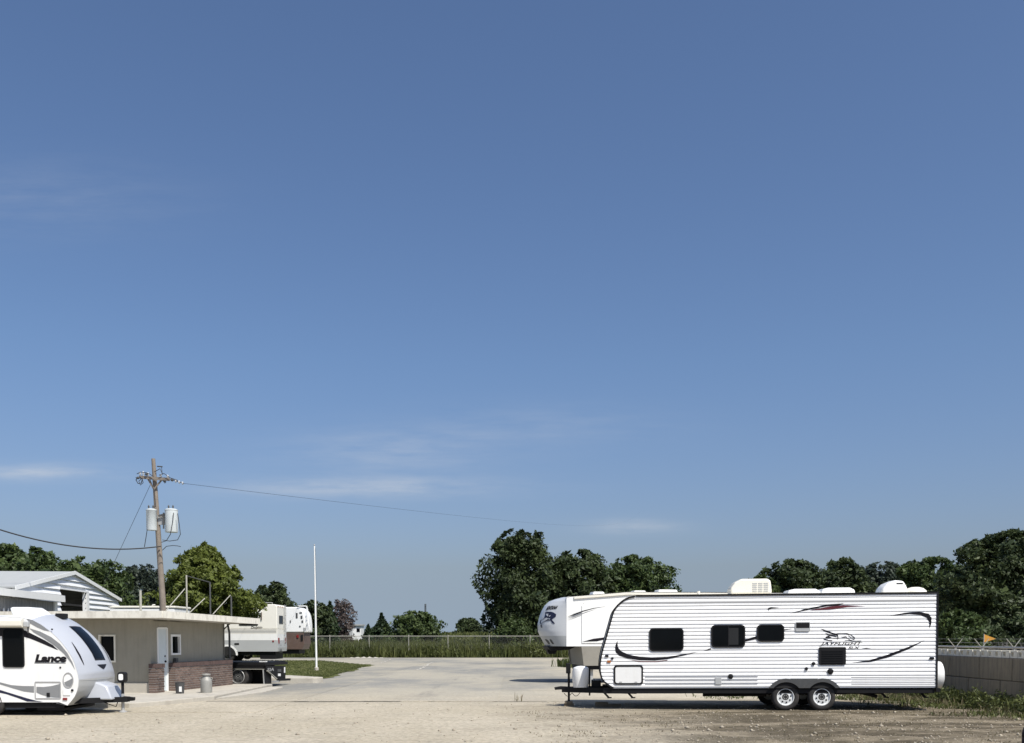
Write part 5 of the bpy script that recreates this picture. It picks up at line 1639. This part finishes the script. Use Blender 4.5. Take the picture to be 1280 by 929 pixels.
MB().prism([(xl_, z_b + .1), (xl_ + .2, zs3 - .002), (xe + .015, zs3 - .002), (xe + .05, z_b + .25), (xe + .02, z_b), (xl_ + .1, z_b)], -1.226, 1.226).build('lower_body', GREYFG, H)
for k in range(3):
    z = zs2 + .05 + k * .085
    MB().box(xl_ + .4, xe - .05, -1.2285, -1.2255, z, z + .04).build('pinstripe', DECALG, H)
a, b = hn(311, 782), hn(322.5, 768)
f = MB().ring(rrect(a.x - .6, a.z, b.x, b.z, .06), rrect(a.x - .56, a.z + .04, b.x - .04, b.z - .04, .04), -1.245, -1.2).build('window', BLACKTRIM, H)
MB().prism(rrect(a.x - .57, a.z + .03, b.x - .03, b.z - .03, .04), -1.235, -1.2205).build('pane', GLASS, f)
MB().bar((xl_ + 1.5, -1.28, hn(330, 765).z), (hn(327, 765).x, -1.28, hn(330, 765).z), .12, .12).build('awning', WHITE, H)
MB().bar((hn(327, 765).x, -1.27, hn(330, 765).z), (hn(327, 765).x, -1.27, hn(330, 775).z), .05, .05).build('awning_arm', BROWNFG, H)
a, b = hn(313.5, 787.2), hn(328, 783.2)
lettering('lettering', 'Dolphin', DECAL, H, lambda uu, v: (a.x + uu * (b.x - a.x), -1.232, a.z + v * (b.z - a.z) + .02), .35, .015)
for px in (341.5,):
    c = hn(px, 801.5); MB().box(c.x - .05, c.x + .05, -1.25, -1.22, c.z - .05, c.z + .05).build('marker_lamp', RED, H)
c = hn(296, 805); MB().box(c.x - .14, c.x + .14, -1.245, -1.22, c.z - .05, c.z + .05).build('vent', BLACKTRIM, H)
hb = MB()
rear = thing('rear_fittings', None, None); rear.parent = H
for k in range(7):
    MB().box(xe + .012, xe + .04, -.75, -.15, zs3 - .75 + k * .07, zs3 - .72 + k * .07).build('grille_slot', CHAR, rear)
for y in (-.95, .95):
    MB().box(xe + .02, xe + .06, y - .1, y + .1, zs3 - .2, zs3 + .15).build('tail_lamp', RED, rear)
for y in (.45, .85):
    MB().tube([(xe + .08, y, zs3 - .3), (xe + .08, y, zt3 + .02)], .02, 6).build('ladder_rail', GALV, rear)
for k in range(7):
    MB().tube([(xe + .08, .45, zs3 - .1 + k * .28), (xe + .08, .85, zs3 - .1 + k * .28)], .018, 6).build('ladder_rung', GALV, rear)
MB().box(xe, xe + .025, -.7, .3, zs1 + .35, zs1 + .85).build('rear_window', GLASS, rear)
for k in range(4):
    MB().box(xe + .002, xe + .03, -1.0 + k * .55, -.9 + k * .55, zt3 - .16, zt3 - .1).build('clearance_lamp', AMBER, rear)
wxm = hn(284, 815).x
for x in (wxm, wxm - 5.2):
    for sgn in (-1, 1):
        wheel(H, x, sgn * 1.06, .44, .45, .26, sgn, wd=.28, rim=CHAR)
ao, ai = [], []
for k in range(13):
    a_ = math.pi * k / 12
    ao.append((wxm + .66 * math.cos(a_), .42 + .66 * math.sin(a_))); ai.append((wxm + .55 * math.cos(a_), .42 + .55 * math.sin(a_)))
MB().prism(ao + ai[::-1], -1.25, -1.2).build('wheel_arch', WHITE, H)
MB().prism(ai, -1.235, -1.1).build('wheel_well', DARKIN, H)
MB().box(xl_ + .5, xe - .4, -1.0, 1.0, z_b - .22, z_b - .01).build('chassis', BLACK, H)
MB().box(xe - 1.1, xe - .15, -1.1, .9, .18, z_b - .02).build('tow_gear', BLACK, H)
MB().box(xe - 1.7, xe - 1.2, -.4, .4, zt3, zt3 + .16).build('roof_vent', CREAM, H, bevel=.03)
MB().tube([(xl_ + 2, -1.1, zt3 + .1), (xe - .3, -1.1, zt3 + .1)], .02, 6).build('roof_rail', GALV, H)
MB().tube([(xe - .3, -1.1, zt3 + .1), (xe - .3, -1.1, zt3 - .02)], .02, 6).build('roof_rail_post', GALV, H)

K = thing('camper', 'white rounded camper with brown lower body and rear ladder beside the cream motorhome', 'camper', (-17.4, 70 + 1.2, .3))
kn = lambda px, py, d=0.0: hit(px, py, K, 1, -1.2 - d)
pk = [(352, 758.5), (371, 759), (375.5, 761), (379, 765.5), (381, 772), (382, 781), (382, 790.5), (352, 790.5)]
poly = [(kn(*p).x, kn(*p).z) for p in pk]
poly[0] = (poly[0][0] - 5, poly[0][1]); poly[-1] = (poly[-1][0] - 5, poly[-1][1])
MB().prism(poly, -1.2, 1.2).build('upper_body', WHITE, K, bevel=.06, smooth=40)
a, b = kn(352, 812), kn(380, 790.8)
MB().prism([(a.x - 5, a.z), (a.x - 5, b.z - .004), (b.x - .04, b.z - .004), (b.x, a.z + .4), (b.x - .15, a.z)], -1.17, 1.17).build('lower_body', BROWNFG, K, bevel=.03)
MB().box(a.x - 4.9, b.x - .4, -1, 1, a.z - .3, a.z - .01).build('chassis', BLACK, K)
for x in (a.x - 3.0, a.x - 4.0):
    for sgn in (-1, 1): wheel(K, x, sgn * 1.02, .38, .39, .22, sgn)
for px, py, w, h, m in ((371, 769.5, .06, .18, CHAR), (376, 766, .09, .04, CHAR), (377, 771.5, .06, .1, CHAR), (378, 777, .05, .08, CHAR), (375, 783, .05, .05, CHAR), (363, 777, .03, .09, CHAR), (372, 795.5, .07, .10, RED), (377.5, 797, .07, .2, BLACKTRIM), (381, 787, .09, .14, GALV)):
    c = kn(px, py); MB().box(c.x - w, c.x + w, -1.235, -1.165, c.z - h, c.z + h).build('fitting', m, K, bevel=.01)
lad = [(372, 757.5), (382.5, 757.5), (383.5, 762), (384.3, 778), (386.5, 787), (381, 790)]
MB().tube([kn(x, y, .08) for x, y in lad], .03, 6).build('ladder_rail', POLEWHITE, K)
MB().tube([kn(x + 1.2, y + .6, -.5) for x, y in lad], .03, 6).build('ladder_rail', POLEWHITE, K)
for y in (765, 772, 779):
    MB().tube([kn(383.9, y, .08), kn(384.6, y, -.5)], .025, 6).build('ladder_rung', POLEWHITE, K)

# ------------------------------------------------------------------ flatbed truck tail behind the office
T = thing('flatbed_truck', 'black steel flatbed truck tail with dual wheels beside the office', 'truck', (at(332, 850, 37.0).x, 37.0, 0), R(-8))
tn = lambda px, py, d=0.0: hit(px, py, T, 1, -d)          # side
tt = lambda px, py, d=0.0: hit(px, py, T, 0, d)           # tail
zd = tn(325, 828.8).z; zd2 = tn(325, 832.3).z
MB().box(-4.4, 0, 0, 2.3, zd2, zd).build('deck', BLACK, T, bevel=.01)
for k in range(9):
    MB().box(-4.3, -.1, .08 + k * .25, .08 + k * .25 + .22, zd + .001, zd + .025).build('deck_plank', BLACK, T)
MB().box(-4.4, -.05, .02, .10, tn(300, 836.5).z, zd2 - .002).build('side_rail', BLACK, T)
MB().box(-4.4, -.05, -.004, .019, tn(300, 836.8).z, tn(300, 836.2).z).build('rub_strip', GALVW, T)
for y in (.6, 1.6):
    MB().box(-4.4, -.3, y, y + .1, .55, zd2 - .002).build('chassis_rail', BLACK, T)


def tail_poly(pts_, x0, x1):
    q_ = [tt(x, y) for x, y in pts_]; n2 = len(q_)
    return MB().add([(x0, q.y, q.z) for q in q_] + [(x1, q.y, q.z) for q in q_], [tuple(range(n2)), tuple(range(2 * n2 - 1, n2 - 1, -1))] + [(i_, i_ + n2, (i_ + 1) % n2 + n2, (i_ + 1) % n2) for i_ in range(n2)])


tail_poly([(332.5, 832.6), (356.5, 832.4), (356.5, 848), (347, 849.5), (332.5, 838)], -.03, .012).build('tail_plate', BLACK, T)
a, b = tt(333, 838.5), tt(346.5, 850)
MB().bar((.03, a.y, a.z), (.03, b.y, b.z), .03, .05, up=(1, 0, 0)).build('plate_brace', GALVW, T)
tail_poly([(354.6, 834), (356, 834), (356, 841), (354.6, 841)], .013, .02).build('reflector_strip', WHITE, T)
tail_poly([(345, 848.5), (359, 848), (359, 850.6), (345, 851.2)], .02, .14).build('bumper_bar', BLACK, T)
tail_poly([(339.5, 851.3), (346, 850.8), (346, 852.6), (339.5, 853.2)], .0, .12).build('step', GALV, T)
tail_poly([(347, 842), (350, 842), (350, 845.2), (347, 845.2)], .013, .03).build('tail_lamp', WHITE, T)
tail_poly([(346.5, 836.5), (351, 836.5), (351, 840), (346.5, 840)], .013, .02).build('plate', CHAR, T)
a, b = tt(333.5, 839.5), tt(342, 834.6)
lettering('lettering', 'SIA', GALV, T, lambda uu, v: (.016, a.y + uu * (b.y - a.y), a.z + v * (b.z - a.z)), .15, .02)
a, b = tn(320, 829.5), tn(330, 827.5)
for k in range(3):
    MB().box(a.x + k * .1, a.x + .07 + k * .1, .3, .42, zd + .026, zd + .06).build('strap_ratchet', WHITE, T)
# mud flap and wheels
a = tn(329.5, 861)
MB().prism([(a.x - .03, .04), (a.x - .03, zd2 - .05), (a.x + .03, zd2 - .05), (a.x + .03, .10)], .02, .70).build('mud_flap', BLACK, T)
MB().bar((a.x + .02, .005, .10), (a.x - .01, .005, zd2 - .14), .05, .03).build('flap_edge', GALV, T)
tw = tn(296.5, 851)
for y in (.16, .46, 1.85, 2.15):
    wheel(T, tw.x, y, .40, .41, .25, -1 if y < 1 else 1, wd=.24, rim=CHAR, holes=5)
MB().lathe([(.27, -.11), (.25, -.125), (.235, -.08)], (tw.x, .16, .40), 'y', 28, False).build('rim_ring', GALV, T, smooth=40)
MB().tube([(tw.x, .2, .4), (tw.x, 2.1, .4)], .09, 10).build('axle', BLACK, T)
MB().box(tw.x - .6, a.x - .05, .75, .78, .15, zd2 - .01).build('inner_guard', BLACK, T)
for x in (-4.2,):
    for y in (.16, 2.15): wheel(T, x, y, .40, .41, .25, -1 if y < 1 else 1, wd=.24, rim=CHAR, holes=5)

# ------------------------------------------------------------------ flagpole
fb = at(395.6, 836, 51.5)
FP = thing('flagpole', 'slim white flagpole standing on the grass island', 'flagpole', (fb.x, fb.y, fb.z))
ft_ = at(393, 682.5, 51.5)
dxy = ft_.x - fb.x
MB().tube([(0, 0, -.3), (dxy * .5, 0, (ft_.z - fb.z) * .5), (dxy, 0, ft_.z - fb.z)], [.055, .048, .032], 12).build('pole', POLEWHITE, FP, smooth=50)
MB().lathe([(0, -.05), (.05, 0), (0, .05)], (dxy, 0, ft_.z - fb.z + .05), 'z', 12).build('finial', GALV, FP)
MB().lathe([(.11, -.2), (.11, .06), (.06, .09)], (0, 0, 0), 'z', 14).build('collar', KERB, FP)
MB().tube([(dxy + .06, -.05, ft_.z - fb.z - .1), (.07, -.06, 1.0)], .006, 4).build('halyard', WIRE, FP)

# ------------------------------------------------------------------ far chain-link fence
CH = bpy.data.materials.new('chain_link')
CH.use_nodes = True
n, l = CH.node_tree.nodes, CH.node_tree.links
bb = n['Principled BSDF']; bb.inputs['Base Color'].default_value = (.30, .30, .28, 1); bb.inputs['Metallic'].default_value = .3; bb.inputs['Roughness'].default_value = .6
tcn = n.new('ShaderNodeTexCoord'); sx_ = n.new('ShaderNodeSeparateXYZ'); l.new(tcn.outputs['Object'], sx_.inputs[0])


def nm_(op, a, b):
    q = n.new('ShaderNodeMath'); q.operation = op
    for i, x in enumerate((a, b)):
        if isinstance(x, (int, float)): q.inputs[i].default_value = x
        else: l.new(x, q.inputs[i])
    return q.outputs[0]


d1_ = nm_('ABSOLUTE', nm_('SUBTRACT', nm_('FRACT', nm_('MULTIPLY', nm_('ADD', sx_.outputs['X'], sx_.outputs['Z']), 14.0), 0), .5), 0)
d2_ = nm_('ABSOLUTE', nm_('SUBTRACT', nm_('FRACT', nm_('MULTIPLY', nm_('SUBTRACT', sx_.outputs['X'], sx_.outputs['Z']), 14.0), 0), .5), 0)
wire_m = nm_('MAXIMUM', nm_('GREATER_THAN', d1_, .485), nm_('GREATER_THAN', d2_, .485))
l.new(wire_m, bb.inputs['Alpha'])

FY = gnd(560, 822).y
FE = thing('chain_link_fence', 'long galvanised chain-link fence across the far side of the yard', 'fence', (0, FY, 0))
pxs = [231, 281, 331, 376, 412.5, 461.5, 511, 560, 611.5, 662.5, 713, 764, 815, 866, 917, 968, 1019, 1070, 1121, 1172, 1223, 1274, 1325]
hf = at(560, 795.3, FY).z
for px in pxs:
    x = (px - 640) / F * FY
    MB().tube([(x, 0, -.2), (x, 0, hf + .06)], .036, 8).build('post', GALVW, FE)
    MB().lathe([(.05, hf + .06), (.04, hf + .1), (0, hf + .12)], (x, 0, 0), 'z', 8).build('post_cap', GALVW, FE)
for p, q in zip(pxs, pxs[1:]):
    x0, x1 = (p - 640) / F * FY, (q - 640) / F * FY
    MB().tube([(x0 + .04, 0, hf), (x1 - .04, 0, hf)], .030, 8).build('top_rail', GALVW, FE)
    MB().add([(x0, -.05, .05), (x1, -.05, .05), (x1, -.05, hf - .03), (x0, -.05, hf - .03)], [(0, 1, 2, 3)]).build('wire_mesh', CH, FE)
# low pale spoil along the fence foot
a, b = gnd(432, 822.5), gnd(486, 822.5)
rows = []
for j in range(7):
    t = j / 6
    rows.append([(a.x + (b.x - a.x) * i / 24, a.y - 1.6 + t * 1.4, .015 + .13 * math.sin(math.pi * t) * (.5 + .5 * math.sin(i * 1.9)) * math.sin(math.pi * i / 24)) for i in range(25)])
tag(MB().grid(rows).build('gravel_heap', KERB, smooth=60), 'low heap of pale gravel along the foot of the far fence', 'gravel', kind='stuff')

# ------------------------------------------------------------------ far things in the field
HS = thing('field_shed', 'small white shed among the trees beyond the far fence', 'shed', P3(442, 124, 1.2))
MB().box(-.95, .95, 0, 2.4, 0, 2.15).build('wall', WHITE, HS)
MB().box(-1.15, 1.1, -.2, 2.6, 2.151, 2.32).build('roof', BARNROOF, HS)
MB().box(.4, .8, -.02, -.001, 1.35, 1.8).build('window', GLASS, HS)
MB().box(-.7, -.1, -.02, -.001, .02, 1.75).build('door', GREYFG, HS)
p = P3(532, 210, 2.0)
AM = thing('radio_mast', 'thin dark radio mast rising behind the wide green bush', 'mast', p)
ht = at(532, 755, 210).z - 2
for dx, dy in ((-.22, -.15), (.22, -.15), (0, .22)):
    MB().tube([(dx, dy, -.3), (dx * .6, dy * .6, ht)], .06, 6).build('leg', CHAR, AM)
for k in range(8):
    z = ht * k / 8
    MB().bar((-.22, -.15, z), (.21, -.15, z + ht / 8), .04, .04).build('lattice_bar', CHAR, AM)
MB().lathe([(0, 0), (.45, .12), (.5, .14), (0, .16)], (.9, -.3, at(538, 783, 210).z - 2), 'y', 16).build('dish', WHITE, AM)
MB().bar((0, 0, at(538, 783, 210).z - 2), (.9, 0, at(538, 783, 210).z - 2), .06, .06).build('dish_arm', CHAR, AM)

# ------------------------------------------------------------------ concrete block wall on the right
WX = 12.9
BW = thing('concrete_block_wall', 'low weathered wall of large grey concrete blocks at the yard edge', 'wall', (WX, 20, 0))
rb = random.Random(8)
c1 = at(1228, 848.5, WX * F / 588).z; c2 = at(1228, 821.5, WX * F / 588).z
joint = WX * F / (1223.9 - 640) - 20
for row, (z0, z1, off) in enumerate(((c1 - .62, c1 - .006, .62), (c1 + .004, c2, 0))):
    y = joint + off - 1.84 * 8
    while y < 42:
        if y > -7:
            dx = rb.uniform(-.012, .012)
            MB().box(dx, .62 + dx, y + .018, y + 1.822, z0, z1 + rb.uniform(-.004, .004)).build('block', CONC, BW, bevel=.022)
        y += 1.84
MB().box(.05, .57, -7, 42, -.1, c1 - .63).build('footing', CONC, BW)
# hollow blocks laid in a row on top
def hollow_block():
    m = MB()
    wd, ln_, hh_ = .20, .39, .19
    # tipped on its side: hollows face the yard
    for y0, y1 in ((0, .20), (.345, ln_)): m.box(0, wd, y0, y1, .041, hh_ - .041)
    m.box(0, wd, 0, ln_, 0, .040); m.box(0, wd, 0, ln_, hh_ - .040, hh_)
    return m.mesh('cinder_block', CMU)


hbm = hollow_block()
y = 21.5
while y < 42:
    o = link('cinder_block', hbm)
    o.location = (WX + .06 + rb.uniform(-.02, .02), y, c2 + .005)
    o.rotation_euler = (0, 0, rb.uniform(-.05, .05))
    tag(o, 'pale hollow concrete block laid in the row along the top of the block wall', 'block', 'hollow blocks along the wall top')
    y += .405 + rb.uniform(0, .02)
# barbed fence behind the wall
BF = thing('barbed_fence', 'pipe-railed fence with v-shaped barbed arms behind the block wall', 'fence', (15.0, 20, 0))
for px in (1130, 1161, 1194, 1227, 1267, 1316):
    Y = 15.0 * F / (px - 640)
    zrail = at(px, 809, Y).z
    y = Y - 20
    MB().tube([(0, y, -.3), (0, y, zrail)], .032, 8).build('post', GALV, BF)
    for sgn in (-1, 1):
        tp = at(px + sgn * 9, 798.5, Y)
        MB().bar((0, y, zrail - .02), (tp.x - 15.0, y, tp.z), .024, .016).build('barb_arm', GALVW, BF)
Ya, Yb = 15.0 * F / (1130 - 640), 15.0 * F / (1316 - 640)
ra = at(1227, 809, 15.0 * F / 587).z
MB().tube([(0, Ya - 20, ra), (0, Yb - 20, ra)], .028, 8).build('top_rail', GALV, BF)
for sx2, dz in ((-.12, .14), (-.22, .26), (.12, .14), (.22, .26)):
    MB().tube([(sx2, Ya - 20, ra + dz), (sx2, Yb - 20, ra + dz)], .002, 4).build('barbed_wire', GALV, BF)
p = at(1237, 798, 40)
PF = thing('warning_flag', 'orange triangular flag on a stake beyond the barbed fence', 'flag', (at(1230, 798, 40).x, 40, 0))
zf0, zf1 = at(1230, 803, 40).z, at(1230, 793, 40).z
wfl = at(1245, 798, 40).x - at(1230, 798, 40).x
MB().tube([(0, 0, 0), (0, 0, zf1 + .02)], .014, 6).build('stake', GALV, PF)
MB().prism([(.01, zf0), (wfl, (zf0 + zf1) / 2 - .02), (.01, zf1)], -.004, .004).build('cloth', ORANGE, PF)
# grey brush heap beyond the fence
rr = np.random.default_rng(71)
pts = [(at(1262, 798, 42).x + rr.normal() * .5, 42 + rr.normal() * .5, .75 + rr.random() * .35) for _ in range(420)]
bp_ = blades('brush_heap', 'grey heap of dead brush beyond the barbed fence', 'brush', pts, .3, .8, .05, leaf_mat('dead_twig', (.05, .048, .042), (.15, .145, .13), .05), 72, lean=1.2)
tag(MB().lathe([(2.2, 0), (1.9, .6), (1.2, 1.05), (0, 1.25)], (at(1262, 798, 42).x, 42, 0), 'z', 16).build('soil_mound', RUBBLE, smooth=60), kind='structure')
# dark rubber bollard, just entering the frame
q = gnd(1281, 935)
DB = thing('rubber_bollard', 'dark plum rubber bollard standing in the dirt opposite the block wall', 'bollard', (q.x + .07, q.y, 0))
MB().lathe([(.15, -.05), (.15, .04), (.115, .06), (.11, .26), (.09, .34), (.05, .375), (0, .385)], (0, 0, 0), 'z', 20).build('body', PLUM, DB, smooth=50)
MB().lathe([(.113, .18), (.116, .19), (.116, .24), (.113, .25)], (0, 0, 0), 'z', 20).build('band', BLACKTRIM, DB, smooth=50)
